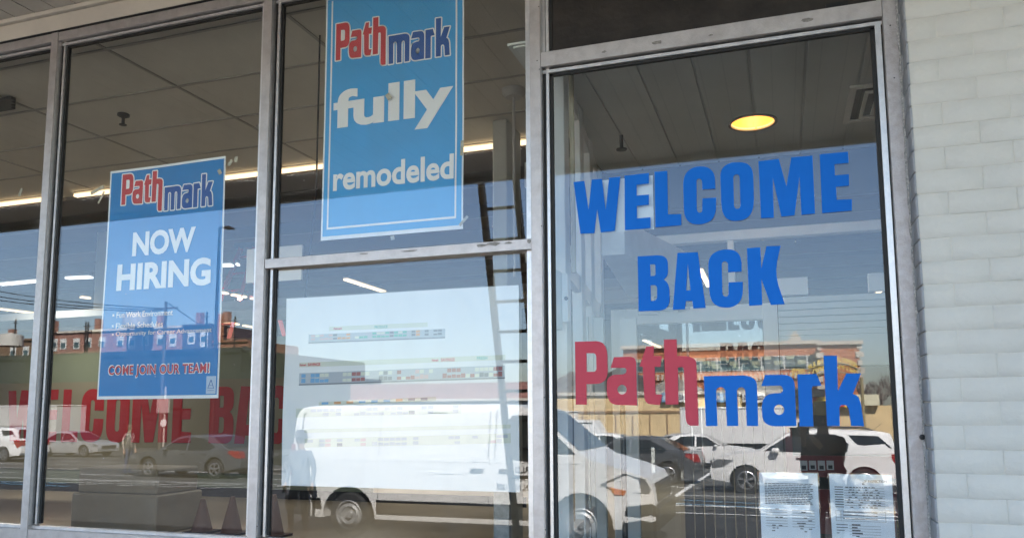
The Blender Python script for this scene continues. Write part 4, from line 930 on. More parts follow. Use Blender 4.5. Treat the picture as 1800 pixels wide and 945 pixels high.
# ---- suv
sb = [(2.37, .36), (2.40, .62), (2.33, .84), (2.20, .93), (1.75, 1.03), (1.05, 1.10), (-2.10, 1.10), (-2.30, 1.05), (-2.38, .75), (-2.38, .45), (-2.32, .34)]
suv_body = sb + list(reversed(arch(-1.38, .43, .30))) + list(reversed(arch(1.47, .43, .30)))
suv_green = [(1.25, .98), (1.10, 1.12), (.45, 1.55), (.22, 1.63), (-.4, 1.68), (-1.75, 1.64), (-2.02, 1.58), (-2.20, 1.15), (-2.22, .98)]
def suv_x(t, W):
    mirror_pair(t, .72, 1.08, W, WHITEP)
    for s_ in (-1, 1): MB().tube([(.2, s_ * .62, 1.68), (.05, s_ * .62, 1.73), (-1.5, s_ * .62, 1.71), (-1.65, s_ * .62, 1.66)], .018, 8).build('roof_rail', BLK, t, smooth=60)
    bm_obj(slab([(1.0, .28), (-.92, .28), (-.92, .42), (1.0, .42)], lambda x, z: W(x, z) + .012), 'sill_cladding', DKSH, t)
    for x in (1.0, -.12, -.98): bm_obj(slab([(x - .005, .42), (x + .005, .42), (x + .005, 1.08), (x - .005, 1.08)], lambda x, z: W(x, z) + .002), 'panel_seam', DKSH, t)
    for x in (.12, -.85): bm_obj(slab([(x - .1, .93), (x + .1, .93), (x + .1, .965), (x - .1, .965)], lambda x, z: W(x, z) + .03), 'door_handle', CHROME, t)
    MB().box(2.32, 2.415, -.5, .5, .62, .82).build('grille', BLK, t); MB().box(2.32, 2.42, -.75, .75, .36, .5).build('lower_intake', BLK, t)
    MB().bar((-1.7, 0, 1.66), (-1.95, 0, 1.83), .012, .012).build('antenna', BLK, t)
SUVW = [[(1.0, 1.13), (.42, 1.50), (.02, 1.555), (.02, 1.10)], [(-.06, 1.10), (-.06, 1.56), (-.75, 1.56), (-1.05, 1.32), (-1.0, 1.12)], [(-1.25, 1.30), (-1.05, 1.54), (-1.75, 1.52), (-2.05, 1.22)]]
def make_suv(label, loc, hd, paint, group=None, name='parked_suv'):
    return vehicle(name, label, 'car', loc, hd, 4.77, 1.85, suv_body, suv_green, SUVW, paint, (-1.38, 1.47), .36, 5, RIM, group, belt=1.06, roofw=.80,
        front=[(1.75, .88), (2.2, .90), (2.36, .78), (2.33, .66), (2.05, .70)], rear=[(-2.38, .80), (-2.22, .68), (-2.02, .95), (-2.02, 1.08), (-2.32, 1.06)], archr=.41, windshield=((1.12, 1.10), (.42, 1.58)), rearglass=((-2.20, 1.16), (-2.03, 1.56)), extras=suv_x)
make_suv('white crossover with black roof rails parked facing the van', gp(.45, -19.4), math.pi, WHITEP)

# ---- sedans
db = [(2.30, .34), (2.33, .60), (2.25, .74), (1.9, .84), (1.0, .94), (-1.7, .98), (-2.22, .95), (-2.31, .72), (-2.30, .38)]
sed_body = db + list(reversed(arch(-1.35, .40, .26))) + list(reversed(arch(1.38, .40, .26)))
sed_green = [(1.15, .84), (.95, .95), (.25, 1.36), (.0, 1.43), (-.6, 1.45), (-1.1, 1.38), (-1.85, 1.0), (-1.9, .85)]
SEDW = [[(.80, .98), (.22, 1.32), (-.18, 1.36), (-.18, .94)], [(-.25, .94), (-.25, 1.37), (-.8, 1.34), (-1.35, 1.06), (-1.2, .96)]]
def sed_x(col):
    def f(t, W):
        mirror_pair(t, .62, .93, W, col, (.08, .14, .1))
        for x in (.95, -.2, -1.0): bm_obj(slab([(x - .005, .35), (x + .005, .35), (x + .005, .94), (x - .005, .94)], lambda x, z: W(x, z) + .002), 'panel_seam', DKSH, t)
        for x in (-.08, -.95): bm_obj(slab([(x - .09, .82), (x + .09, .82), (x + .09, .85), (x - .09, .85)], lambda x, z: W(x, z) + .03), 'door_handle', CHROME, t)
        MB().box(2.26, 2.34, -.5, .5, .5, .66).build('grille', BLK, t)
    return f
def make_sedan(label, loc, hd, paint, group=None, name='parked_sedan'):
    return vehicle(name, label, 'car', loc, hd, 4.6, 1.78, sed_body, sed_green, SEDW, paint, (-1.35, 1.38), .33, 5, RIM, group, belt=.92, roofw=.76,
        front=[(1.75, .74), (2.1, .78), (2.29, .68), (2.28, .60), (2.0, .62)], rear=[(-2.32, .70), (-2.15, .70), (-1.88, .86), (-1.9, .95), (-2.24, .93)], archr=.38, windshield=((.98, .96), (.2, 1.38)), rearglass=((-1.82, 1.02), (-1.12, 1.38)), extras=sed_x(paint))
g = 'cars parked in the lot'
make_sedan('dark grey sedan in the striped bay seen under the hiring poster', gp(-19.3, -19.5), math.pi, GREYP, g)
make_sedan('silver sedan parked in front of the box trailer', gp(-38.8, -32.5), 0, SILV, g)
make_sedan('silver sedan cut by the left edge of the photo', gp(-41.5, -26.0), math.pi, SILV, g)
make_sedan('grey green sedan parked behind the dark grey sedan', gp(-16.4, -23.5), math.pi, mat('green_grey_paint', (.07, .085, .08), .3, .4), g)
make_sedan('dark red sedan just left of the van', gp(-15.3, -27.5), 0, REDP, g)
make_suv('white crossover car cut by the first mullion left of the silver sedan', gp(-37.5, -26.6), math.pi, WHITEP, g)
make_sedan('white hatchback behind the van nose', gp(-8.2, -33), math.pi, WHITEP, g)
make_sedan('pale silver sedan with sloping nose in the back row', gp(-5.1, -35), math.pi, SILV, g)
make_sedan('white sedan in the back row left of the white crossover', gp(-3.4, -32), 0, WHITEP, g)
make_sedan('black sedan in the back row above the van hood', gp(-10.9, -30), 0, DKGREY, g)
make_sedan('small white car far right in the back row', gp(1.9, -33), math.pi, WHITEP, g)
# charcoal pickup
pk = [(2.85, .42), (2.88, .75), (2.8, .98), (2.6, 1.06), (1.5, 1.12), (-2.8, 1.12), (-2.88, 1.0), (-2.88, .5), (-2.8, .42)]
pk_body = pk + list(reversed(arch(-1.80, .48, .40))) + list(reversed(arch(1.80, .48, .40)))
pk_green = [(1.55, 1.0), (1.40, 1.14), (.85, 1.68), (.6, 1.78), (-.75, 1.78), (-.98, 1.68), (-1.05, 1.0)]
def pk_x(t, W):
    mirror_pair(t, 1.1, 1.14, W, BLK, (.1, .2, .2))
    MB().box(2.78, 2.90, -.7, .7, .72, 1.0).build('grille', CHROME, t); MB().box(2.8, 2.95, -.92, .92, .42, .62).build('bumper', CHROME, t)
def make_pickup(label, loc, hd, paint, group=None):
    return vehicle('pickup_truck', label, 'pickup', loc, hd, 5.8, 1.98, pk_body, pk_green, [[(1.25, 1.16), (.82, 1.62), (.3, 1.66), (.3, 1.14)], [(.22, 1.14), (.22, 1.66), (-.7, 1.66), (-.85, 1.14)]], paint, (-1.80, 1.80), .39, 6, RIM, group, belt=1.08, roofw=.82,
        front=[(2.5, .98), (2.78, .96), (2.84, .8), (2.6, .76)], rear=[(-2.9, .75), (-2.76, .75), (-2.76, 1.1), (-2.86, 1.1)], archr=.46, windshield=((1.42, 1.14), (.82, 1.72)), rearglass=((-1.06, 1.12), (-.97, 1.66)), extras=pk_x)
make_sedan('charcoal sedan parked between the van nose and the white crossover', gp(-4.75, -21.9), math.pi, mat('charcoal_pickup_paint', (.11, .115, .12), .3, .5, coat=.5), g)
make_pickup('black pickup at the right edge behind the white crossover', gp(6.1, -25.5), math.pi, mat('black_car_paint', (.012, .013, .015), .3, coat=.4))
# box truck and box trailer, white work van
def box_vehicle(name, label, cat, loc, L, H, wd, m, cab=False, base=.9):
    t = thing(name, label, cat, loc)
    MB().box(-L / 2, L / 2, -wd / 2, wd / 2, base, H).build('cargo_box', m, t, bevel=.03)
    MB().box(-L / 2, L / 2, -wd / 2 - .01, wd / 2 + .01, H - .12, H - .05).build('roof_rim', SILV, t)
    MB().box(-L / 2 + .1, L / 2, -.4, .4, base - .35, base).build('chassis', BLK, t)
    xs_ = [-L / 2 + 1.0] + ([L / 2 + 1.1] if cab else [-L / 2 + 1.9])
    for x in xs_:
        for s_ in (-1, 1): wheel(t, x, s_ * (wd / 2 - .16), .42, STEEL, 0)
    if cab:
        bm_obj(slab([(L / 2 + .05, .5), (L / 2 + 2.0, .5), (L / 2 + 2.1, 1.1), (L / 2 + 1.75, 1.35), (L / 2 + 1.25, 2.1), (L / 2 + .05, 2.15)], lambda x, z: wd / 2 * (.93 if z < 1.3 else .85)), 'cab', m, t)
        bm_obj(slab([(L / 2 + .5, 1.3), (L / 2 + 1.6, 1.33), (L / 2 + 1.2, 1.98), (L / 2 + .5, 2.0)], lambda x, z: wd / 2 * (.935 if z < 1.31 else .86)), 'window', CARGLASS, t)
    return t
TRW = mat('trailer_white', (.55, .54, .51), .5, var=.06, scale=1)
P = out(125, 760, 37); box_vehicle('box_trailer', 'long pale box trailer behind the silver sedan', 'trailer', gp(-49, -38), 7.2, 3.15, 2.4, TRW)
box_vehicle('box_truck', 'white box truck in the back row behind the blue logo', 'truck', gp(-2.6, -41), 5.4, 2.8, 2.3, WHITEP, True)
box_vehicle('work_van', 'small white box van behind the red logo letters', 'van', gp(-12.4, -39), 3.0, 2.6, 2.0, WHITEP, True)

# ================================================================== PEOPLE
SKIN = mat('skin', (.42, .25, .17), .55)
def person(label, loc, rz, top, legs, J, face=True, hat=None, scale=1.0, skin=SKIN, hair=(.03, .02, .015)):
    """J: dict of joint positions in metres; one continuous skinned body"""
    t = thing('person', label, 'person', loc, rz); t.scale = scale if isinstance(scale, tuple) else (scale,) * 3
    names = ['pelvis', 'waist', 'chest', 'neckb', 'neck', 'chin', 'head', 'crown']
    P_ = dict(pelvis=(0, 0, .95), waist=(0, .0, 1.08), chest=(0, .0, 1.28), neckb=(0, .01, 1.42), neck=(0, .0, 1.48), chin=(0, -.01, 1.55), head=(0, -.01, 1.63), crown=(0, 0, 1.70))
    rad = dict(pelvis=(.165, .12), waist=(.15, .11), chest=(.165, .12), neckb=(.085, .075), neck=(.055, .055), chin=(.062, .07), head=(.075, .092), crown=(.06, .07))
    E_ = [('pelvis', 'waist'), ('waist', 'chest'), ('chest', 'neckb'), ('neckb', 'neck'), ('neck', 'chin'), ('chin', 'head'), ('head', 'crown')]
    for s_, k in ((-1, 'r'), (1, 'l')):
        P_.update({'sh' + k: (s_ * .17, 0, 1.39), 'el' + k: J['el' + k], 'wr' + k: J['wr' + k], 'hd' + k: J['hd' + k], 'hp' + k: (s_ * .09, 0, .88), 'kn' + k: J.get('kn' + k, (s_ * .10, -.02, .49)), 'an' + k: J.get('an' + k, (s_ * .11, .02, .08)), 'to' + k: J.get('to' + k, (s_ * .13, -.15, .04))})
        rad.update({'sh' + k: (.068, .065), 'el' + k: (.046, .046), 'wr' + k: (.030, .026), 'hd' + k: (.036, .02), 'hp' + k: (.095, .10), 'kn' + k: (.062, .065), 'an' + k: (.045, .05), 'to' + k: (.042, .032)})
        E_ += [('chest', 'sh' + k), ('sh' + k, 'el' + k), ('el' + k, 'wr' + k), ('wr' + k, 'hd' + k), ('pelvis', 'hp' + k), ('hp' + k, 'kn' + k), ('kn' + k, 'an' + k), ('an' + k, 'to' + k)]
        # fingers
        h = Vector(P_['hd' + k]); d = (h - Vector(P_['wr' + k])).normalized(); sd_ = d.cross(Vector((0, 0, 1))); sd_ = sd_.normalized() if sd_.length > .1 else Vector((0, 1, 0)); dn = d.cross(sd_)
        for i in range(4):
            a = 'f%s%d' % (k, i); b = a + 'b'
            P_[a] = tuple(h + d * .045 + sd_ * (i - 1.5) * .019); P_[b] = tuple(h + d * (.085 - abs(i - 1.3) * .006) + sd_ * (i - 1.5) * .021 + dn * .014)
            rad[a] = (.010, .010); rad[b] = (.008, .008); E_ += [('hd' + k, a), (a, b)]
        P_['t' + k] = tuple(h + sd_ * -.035 + d * .01); P_['t' + k + 'b'] = tuple(h + sd_ * -.05 + d * .04); rad['t' + k] = (.012, .012); rad['t' + k + 'b'] = (.009, .009)
        E_ += [('hd' + k, 't' + k), ('t' + k, 't' + k + 'b')]
    for k_, v_ in J.items():
        if k_ in P_: P_[k_] = v_
    keys = list(P_); me = bpy.data.meshes.new('person_body'); me.from_pydata([P_[k] for k in keys], [(keys.index(a), keys.index(b)) for a, b in E_], [])
    o = bpy.data.objects.new('tmpbody', me); COL.objects.link(o)
    m_ = o.modifiers.new('s', 'SKIN'); 
    sv = me.skin_vertices[0].data
    for i, k in enumerate(keys): sv[i].radius = rad[k]; sv[i].use_root = (k == 'pelvis')
    o.modifiers.new('d', 'SUBSURF').levels = 2
    bpy.context.view_layer.update()
    m2 = bpy.data.meshes.new_from_object(o.evaluated_get(bpy.context.evaluated_depsgraph_get())); bpy.data.objects.remove(o)
    m2.materials.clear()
    for q in (top, legs, skin, BLK): m2.materials.append(q)
    for p in m2.polygons:
        c = p.center; wr = min((Vector(c) - Vector(P_['hd' + k])).length for k in 'rl')
        p.material_index = 2 if (c.z > 1.46 or wr < .10) else (3 if c.z < .09 else (1 if c.z < .90 else 0)); p.use_smooth = True
    b = bpy.data.objects.new('body', m2); COL.objects.link(b); b.parent = t
    hx, hy, hz = P_['head']
    hm = mat('hair_%s' % label[:6], hair, .8)
    MB().lathe([(0, .118), (.05, .108), (.085, .07), (.098, .02), (.097, -.03), (.088, -.07)], (hx, hy + .022, hz), 'z', 18).build('hair', hm, t, smooth=60)
    mb = MB()
    for s_ in (-1, 1): mb.lathe([(0, -.004), (.011, 0), (0, .004)], (hx + s_ * .032, hy - .088, hz + .008), 'y', 10)
    mb.build('eyes', INK, t); MB().add([(hx - .012, hy - .088, hz - .04), (hx + .012, hy - .088, hz - .04), (hx, hy - .113, hz - .036), (hx, hy - .09, hz + .01)], [(0, 1, 2), (0, 2, 3), (2, 1, 3), (0, 3, 1)]).build('nose', skin, t)
    MB().box(hx - .022, hx + .022, hy - .094, hy - .086, hz - .068, hz - .060).build('mouth', mat('lips', (.30, .12, .10), .5), t)
    if hat:
        MB().lathe([(0, .155), (.06, .15), (.097, .115), (.106, .045), (.16, .035), (.16, .028), (.10, .028)], (hx, hy + .005, hz), 'z', 24).build('hat', hat, t, smooth=50)
    return t
arms_down = dict(elr=(-.25, .03, 1.13), wrr=(-.26, -.04, .89), hdr=(-.26, -.06, .81), ell=(.25, .03, 1.13), wrl=(.26, -.04, .89), hdl=(.26, -.06, .81))
photog = dict(elr=(-.21, .05, 1.12), wrr=(-.20, .24, 1.38), hdr=(-.20, .27, 1.46), ell=(.20, .03, 1.12), wrl=(-.02, .22, 1.34), hdl=(-.10, .25, 1.42))
photog = {k: (v[0], -v[1], v[2]) for k, v in photog.items()}
person('photographer in dark jacket and yellow sun hat holding up a phone', (.30, -3.80, 0), math.pi, mat('black_jacket', (.012, .011, .011), .8), mat('dark_trousers', (.02, .02, .025), .8), {**{k: (-v[0], v[1], v[2]) for k, v in photog.items()}, 'head': (0, -.02, 1.60), 'crown': (0, 0, 1.67)}, hat=mat('yellow_straw', (.95, .72, .18), .7, var=.06, scale=40), scale=(.80, .85, .96))
MB().box(.02, .17, -3.60, -3.592, 1.36, 1.44)
tag(MB().box(.035, .185, -3.607, -3.598, 1.385, 1.462).build('phone', BLK, world=True, bevel=.002), 'black phone held up in the hands of the photographer', 'phone')
person('man in pale shirt and dark cap standing by the rear of the van', gp(-7.22, -7.42), math.pi, mat('pale_blue_shirt', (.10, .12, .15), .8), mat('dark_jeans', (.03, .03, .035), .8), {**arms_down, 'knl': (.14, -.06, .49), 'anl': (.22, .10, .10), 'tol': (.22, -.05, .05), 'anr': (-.2, -.08, .08)}, hat=mat('navy_cap', (.02, .025, .04), .8), scale=.93)
person('person in striped jacket with a pink top beside the silver sedan', gp(-22.2, -19.3), math.pi * .5, mat('striped_jacket', (.42, .36, .30), .8, scale=9, col2=(.06, .06, .06), thr=(.48, .52)), mat('blue_jeans', (.05, .07, .12), .8), arms_down, scale=1.02, hair=(.08, .05, .03))

# ladder leaning outside against the canopy edge
la = thing('extension_ladder', 'brown wooden ladder leaning against the canopy edge outdoors', 'ladder', (-2.75, -5.3, -.25))
LAD = mat('ladder_brown', (.035, .025, .02), .6)
for x in (-2.945, -2.555): MB().bar((x, -5.45, -.27), (x, -4.10, 4.25), .055, .085).build('rail', LAD, la, world=True)
mb = MB()
for k in range(14):
    f_ = (k + .6) / 14.2; p0 = Vector((-2.93, -5.45, -.27)).lerp(Vector((-2.93, -4.10, 4.25)), f_); mb.tube([p0, p0 + Vector((.36, 0, 0))], .019, 8)
mb.build('rungs', LAD, la, world=True, smooth=60)

# ================================================================== BUILDINGS ACROSS THE LOT
def wins_grid(mb_f, mb_g, x0, x1, n, z0, z1, Y, wd, sill=None):
    for k in range(n):
        xc = x0 + (x1 - x0) * (k + .5) / n
        mb_f.box(xc - wd / 2, xc + wd / 2, Y, Y + .05, z0, z1); mb_g.box(xc - wd / 2 + .12, xc - .06, Y + .052, Y + .07, z0 + .12, z1 - .12); mb_g.box(xc + .06, xc + wd / 2 - .12, Y + .052, Y + .07, z0 + .12, z1 - .12)
BR = mat('red_brick', (.46, .17, .075), .85, var=.22, scale=1.4, bump=.3, bscale=20)
BR2 = mat('brown_brick', (.27, .12, .075), .85, var=.25, scale=1.4)
BRP = mat('pink_brick', (.31, .16, .12), .85, var=.2, scale=1.2)
STONE = mat('pale_stone', (.55, .50, .42), .8, var=.1, scale=2)
WFR = mat('window_frame_white', (.60, .60, .56), .6); WGL = mat('window_glass_dark', (.06, .10, .11), .08)
def wall_front(name, xa, xb, ytop, e, depth, m, parent, base=-3):
    a = out(xa, ytop, e); b = out(xb, ytop, e); z = (a.z + b.z) / 2
    MB().box(a.x, b.x, -e - depth, -e, base, z).build(name, m, parent, world=True); return a.x, b.x, z
# school-like brick building right
e = 78; B = thing('brick_school', 'long red brick building with rows of paired windows', 'building', (0, -e, 0))
x0, x1, zt = wall_front('wall', 1095, 1438, 603, e, 12, BR, B)
MB().box(x0 - .2, x1 + .2, -e - .3, -e + .35, zt - .35, zt).build('cornice', STONE, B, world=True)
zb1 = out(1300, 656, e).z; zb0 = out(1300, 666, e).z
MB().box(x0, x1, -e, -e + .2, zb0, zb1).build('stone_band', STONE, B, world=True)
mb = MB(); nb = 46
for k in range(nb): xx = x0 + (x1 - x0) * k / nb; mb.box(xx, xx + .18, -e + .21, -e + .24, zb0, zb1 - .05)
mb.build('band_panels', BR, B, world=True)
za = out(1300, 651, e).z; zc = out(1300, 627, e).z
n_ = 9
for k in range(n_):
    xc = x0 + (x1 - x0) * (k + .5) / n_
    fo = MB().box(xc - 1.1, xc + 1.1, -e, -e + .06, za, zc).build('window', WFR, B, world=True)
    mbp = MB()
    for sx in (-1, 1):
        for (q0, q1) in ((.06, .48), (.54, .94)): mbp.box(xc + (.08 if sx > 0 else -1.0), xc + (1.0 if sx > 0 else -.08), -e + .07, -e + .09, za + (zc - za) * q0, za + (zc - za) * q1)
    c = mbp.build('pane', WGL, fo); c.data.transform(Matrix.Translation(-Vector(B.location)))
    mbl = MB().box(xc - .9, xc - .15, -e + .095, -e + .11, za + .5, za + .9).box(xc + .2, xc + .9, -e + .095, -e + .11, za + 1.0, za + 1.35)
    c = mbl.build('blind', mat('yellow_blind', (.34, .36, .25), .7), fo); c.data.transform(Matrix.Translation(-Vector(B.location)))
    MB().box(xc - 1.2, xc + 1.2, -e, -e + .12, za - 6.0, za - 3.0).build('lower_window', WGL, B, world=True)
x2, x3, zt2 = wall_front('end_tower', 1440, 1510, 600, e - 1, 12, BR, B)
mb = MB()
for k in range(14):
    for xx in (x2, x3): mb.box(xx - (.35 if k % 2 else .2), xx + (.35 if k % 2 else .2), -e + 1, -e + 1.12, zt2 - .75 * (k + 1), zt2 - .75 * (k + 1) + .5)
mb.build('quoins', STONE, B, world=True); MB().box(x2 - .3, x3 + .3, -e + .9, -e + 1.3, zt2 - .3, zt2 + .05).build('tower_cornice', STONE, B, world=True)
a = out(1385, 598, e); b = out(1410, 598, e); MB().box(a.x, b.x, -e - .2, -e + .3, zt - .1, zt + .9, .5, 0).build('parapet_crest', STONE, B, world=True)
# yellow tan store row
e = 47; B = thing('store_row', 'long low tan painted store row across the lot', 'building', (0, -e, 0))
TAN = mat('tan_render', (.74, .55, .29), .8, var=.1, scale=.6); BRN = mat('brown_band', (.30, .19, .10), .8)
x0, x1, zt = wall_front('wall', 930, 1420, 690, e, 14, TAN, B); 
MB().box(x0, x1, -e - .2, -e + .15, zt - .12, zt + .1).build('parapet', STONE, B, world=True)
MB().box(x0, x1, -e + .0, -e + .06, zt - 1.25, zt - 1.1).build('brown_band', BRN, B, world=True)
x2, x3, zt2 = wall_front('right_wall', 1420, 1680, 712, e, 14, TAN, B)
mb = MB()
for k in range(16): xx = x0 + (x1 - x0) * (k + .3) / 16; mb.box(xx, xx + .07, -e + .01, -e + .05, -2, zt - 1.3)
mb.build('pilaster', BRN, B, world=True)
SG = [('SALON', 1163, 1182, 'blue'), ('EXPRESS', 1186, 1215, 'white'), ('LAUNDRY', 1252, 1292, 'blue'), ('CLEANERS', 1305, 1345, 'white')]
for s_, xa, xb, c in SG:
    a = out(xa, 706, e - .3); b = out(xb, 690, e - .3); t = thing('shop_sign', 'small %s shop sign reading %s on the tan store row' % (c, s_), 'sign', (a.x, -e + .3, a.z), group='signs on the tan store row')
    MB().box(a.x, b.x, -e + .1, -e + .3, a.z, b.z).build('board', mat('sign_' + c, (.16, .32, .50) if c == 'blue' else (.7, .7, .66), .5), t, world=True)
    printed('lettering', s_, mat('sign_ink_' + c, (.75, .75, .72) if c == 'blue' else (.05, .06, .1), .6), t, a.x + .1, b.x - .1, a.z + .12, b.z - .12, -e + .31, .03)
    t.children[-1].data.transform(Matrix.Translation(Vector(t.location)))
    for v_ in t.children[-1].data.vertices: v_.co.x = a.x + b.x - v_.co.x
    t.children[-1].data.transform(Matrix.Translation(-Vector(t.location)))
a = out(1424, 716, e - .4); b = out(1500, 688, e - .4)
t = thing('yellow_banner', 'yellow banner with a red arch emblem on the tan store row', 'banner', (a.x, -e + .4, a.z)); MB().box(a.x, b.x, -e + .1, -e + .4, a.z, b.z).build('cloth', mat('banner_yellow', (.75, .52, .04), .6), t, world=True)
mb = MB(); cx_, cz_ = a.x + (b.x - a.x) * .45, a.z + (b.z - a.z) * .45
mb.tube([(cx_ + .85 * math.cos(u), -e + .43, cz_ + .5 * math.sin(u)) for u in [math.pi * k / 10 for k in range(11)]], .08, 6); mb.box(cx_ - .8, cx_ + .8, -e + .41, -e + .44, cz_ - .35, cz_ - .12); mb.build('emblem', PRED, t, world=True)
a = out(1503, 712, e - .4); b = out(1545, 692, e - .4); tag(MB().box(a.x, b.x, -e + .1, -e + .4, a.z, b.z).build('cream_banner', mat('banner_cream', (.7, .65, .45), .6), world=True), 'pale cream banner right of the yellow banner', 'banner')
a = out(1396, 697, e - 1); b = out(1450, 683, e - 1); tag(MB().box(a.x, b.x, -e, -e + 1, a.z, b.z).build('roof_unit', BLK, world=True), 'long black rooftop unit above the tan store row', 'roof unit')
# grey roofs and canopies over the store row, left part
for i, (xa, xb, yt, yb, lab) in enumerate([(965, 1040, 662, 690, 'low grey roof left of the red logo P'), (1045, 1130, 655, 690, 'dark pitched roof behind the red logo a'), (1135, 1230, 672, 690, 'flat grey roof below the brick school'), (1240, 1430, 676, 692, 'white roof clutter below the brick school')]):
    a = out(xa, yb + 4, 60); b = out(xb, yt, 60); h = b.z; m_ = mat('roof_grey%d' % i, [(.20, .20, .20), (.06, .06, .06), (.24, .23, .22), (.17, .18, .18)][i], .7, var=.3, scale=.8)
    t = thing('shed', lab, 'shed', (a.x, -60, 0), group='sheds behind the store row'); MB().box(a.x, b.x, -66, -60, -2.5, h - .5).build('wall', m_, t, world=True)
    mb = MB(); mb.add([(a.x, -60.2, h - .5), (b.x, -60.2, h - .5), ((a.x + b.x) / 2, -60.2, h + .5), (a.x, -66, h - .5), (b.x, -66, h - .5), ((a.x + b.x) / 2, -66, h + .5)], [(0, 1, 2), (3, 5, 4), (0, 2, 5, 3), (1, 4, 5, 2), (0, 3, 4, 1)]); mb.build('roof', m_, t, world=True)
# arched sign, letters face the street so the shop sees their backs
e = 33; a = out(1418, 664, e); b = out(1513, 640, e); cx_ = (a.x + b.x) / 2; hw_ = (b.x - a.x) / 2
t = thing('arch_sign', 'arched metal sign of yellow cut out letters reading CENTER, seen from behind', 'sign', (cx_, -e, lot(-e)))
for sx in (-1, 1): MB().tube([(cx_ + sx * hw_, -e, lot(-e)), (cx_ + sx * hw_, -e, a.z)], .07, 8).build('post', mat('sign_post', (.30, .24, .12), .6), t, world=True)
mb = MB(); mb.tube([(cx_ + hw_ * q, -e, b.z + .1 - (b.z - a.z) * .7 * q * q) for q in [k / 10 - 1 for k in range(21)]], .035, 6); mb.tube([(cx_ + hw_ * q, -e, a.z + .25 - (b.z - a.z) * .7 * q * q + .0) for q in [k / 10 - 1 for k in range(21)]], .035, 6)
mb.build('arch_rail', mat('arch_rail', (.30, .24, .12), .6), t, world=True)
YL = mat('yellow_letters', (.70, .52, .12), .5)
me = text_mesh('PARK CENTER', .05, 1.05); f = box_fit(me, cx_ - hw_ * .92, cx_ + hw_ * .92, 0, .52)
join([(me, lambda co: (f(co)[0], -e - .02, a.z + .30 + f(co)[1] - (b.z - a.z) * .7 * ((f(co)[0] - cx_) / hw_) ** 2 + .06))]).build('center_lettering', YL, t, world=True)
me = text_mesh('STORES', .05, 1.05); f2 = box_fit(me, cx_ - hw_ * 1.55, cx_ - hw_ * 1.05, a.z + .1, a.z + .42); join([(me, lambda co: (f2(co)[0], -e - .02, f2(co)[1]))]).build('stores_lettering', YL, t, world=True)
# left: long warehouse with its shade painted in, brick blocks behind
e = 50; B = thing('warehouse', 'long flat roofed warehouse coloured as in shade, across the lot at the left', 'building', (-60, -e, 0))
DKW = mat('shade_side_cladding', (.008, .010, .012), .75, var=.3, scale=.3)  # near-black base colour stands in for the shade on this front
a = out(-60, 614, e); b = out(452, 612, e); c_ = out(425, 612, e)
MB().box(-150, c_.x, -e - 20, -e, -3, c_.z).build('wall', DKW, B, world=True); 
mb = MB(); mb.tube([(c_.x, -e - .2, c_.z), (c_.x + 1.5, -e - .2, c_.z - .5), (c_.x + 2.8, -e - .2, c_.z - 1.8), (c_.x + 3.2, -e - .2, -2)], .25, 8); MB().box(c_.x, c_.x + 3, -e - 18, -e, -3, c_.z - 1.9).build('end_bay', DKW, B, world=True); mb.build('gutter', DKW, B, world=True)
MB().box(-150, c_.x, -e, -e + .15, c_.z - .3, c_.z + .1).build('parapet', DKW, B, world=True)
e = 72
for (xa, xb, yt, m_, lab, nw) in [(102, 322, 578, BRP, 'pink brick block with white windows above the dark warehouse', 9), (322, 372, 570, mat('dark_brick', (.07, .06, .07), .8), 'dark brick block right of the pink brick one', 2), (-20, 64, 597, mat('brown_block', (.16, .10, .06), .8), 'brown block at the far left above the dark warehouse', 3), (66, 102, 583, BR2, 'narrow orange brick block between two others', 2), (374, 436, 598, BR2, 'low brick block with chimneys right of the hiring poster', 3)]:
    B = thing('brick_block', lab, 'building', (0, -e, 0), group='brick blocks behind the warehouse'); x0, x1, zt = wall_front('wall', xa, xb, yt, e, 10, m_, B, 2)
    z0, z1 = zt - 2.2, zt - .9
    for k in range(nw):
        xc = x0 + (x1 - x0) * (k + .5) / nw + random.uniform(-.4, .4); f_ = MB().box(xc - .5, xc + .5, -e, -e + .06, z0 + random.uniform(-.5, .2), z1).build('window', WFR, B, world=True)
        c = MB().box(xc - .35, xc + .35, -e + .065, -e + .08, z0 + .15, z1 - .5).build('pane', WGL, f_); c.data.transform(Matrix.Translation(-Vector(B.location)))
    MB().box(x0, x1, -e - .1, -e + .2, zt - .2, zt + .05).build('coping', STONE if m_ is BRP else m_, B, world=True)
    for k in range(max(1, nw // 3)):
        xc = x0 + (x1 - x0) * (.25 + .5 * k); MB().box(xc - .35, xc + .35, -e - 2, -e - 1.3, zt, zt + 1.6).build('chimney', BRP, B, world=True)
# right of the hiring poster / over the drawing: far low brick row
e = 62; B = thing('brick_row', 'far low red brick row behind the van roof', 'building', (0, -e, 0))
x0, x1, zt = wall_front('wall', 456, 1030, 674, e, 10, mat('dull_red_brick', (.29, .14, .115), .8, var=.2, scale=1), B)
MB().box(x0, x1, -e, -e + .1, -1, zt - 1.6).build('lower_wall', mat('blue_grey_wall', (.14, .17, .21), .7), B, world=True); MB().box(x0, x1, -e, -e + .4, zt - 1.6, zt - 1.4).build('awning_edge', STONE, B, world=True)
for k in range(24):
    xc = x0 + (x1 - x0) * (k + .5) / 24; MB().box(xc - .45, xc + .45, -e + .11, -e + .2, -.5, zt - 2.4).build('shopfront_window', WGL, B, world=True)
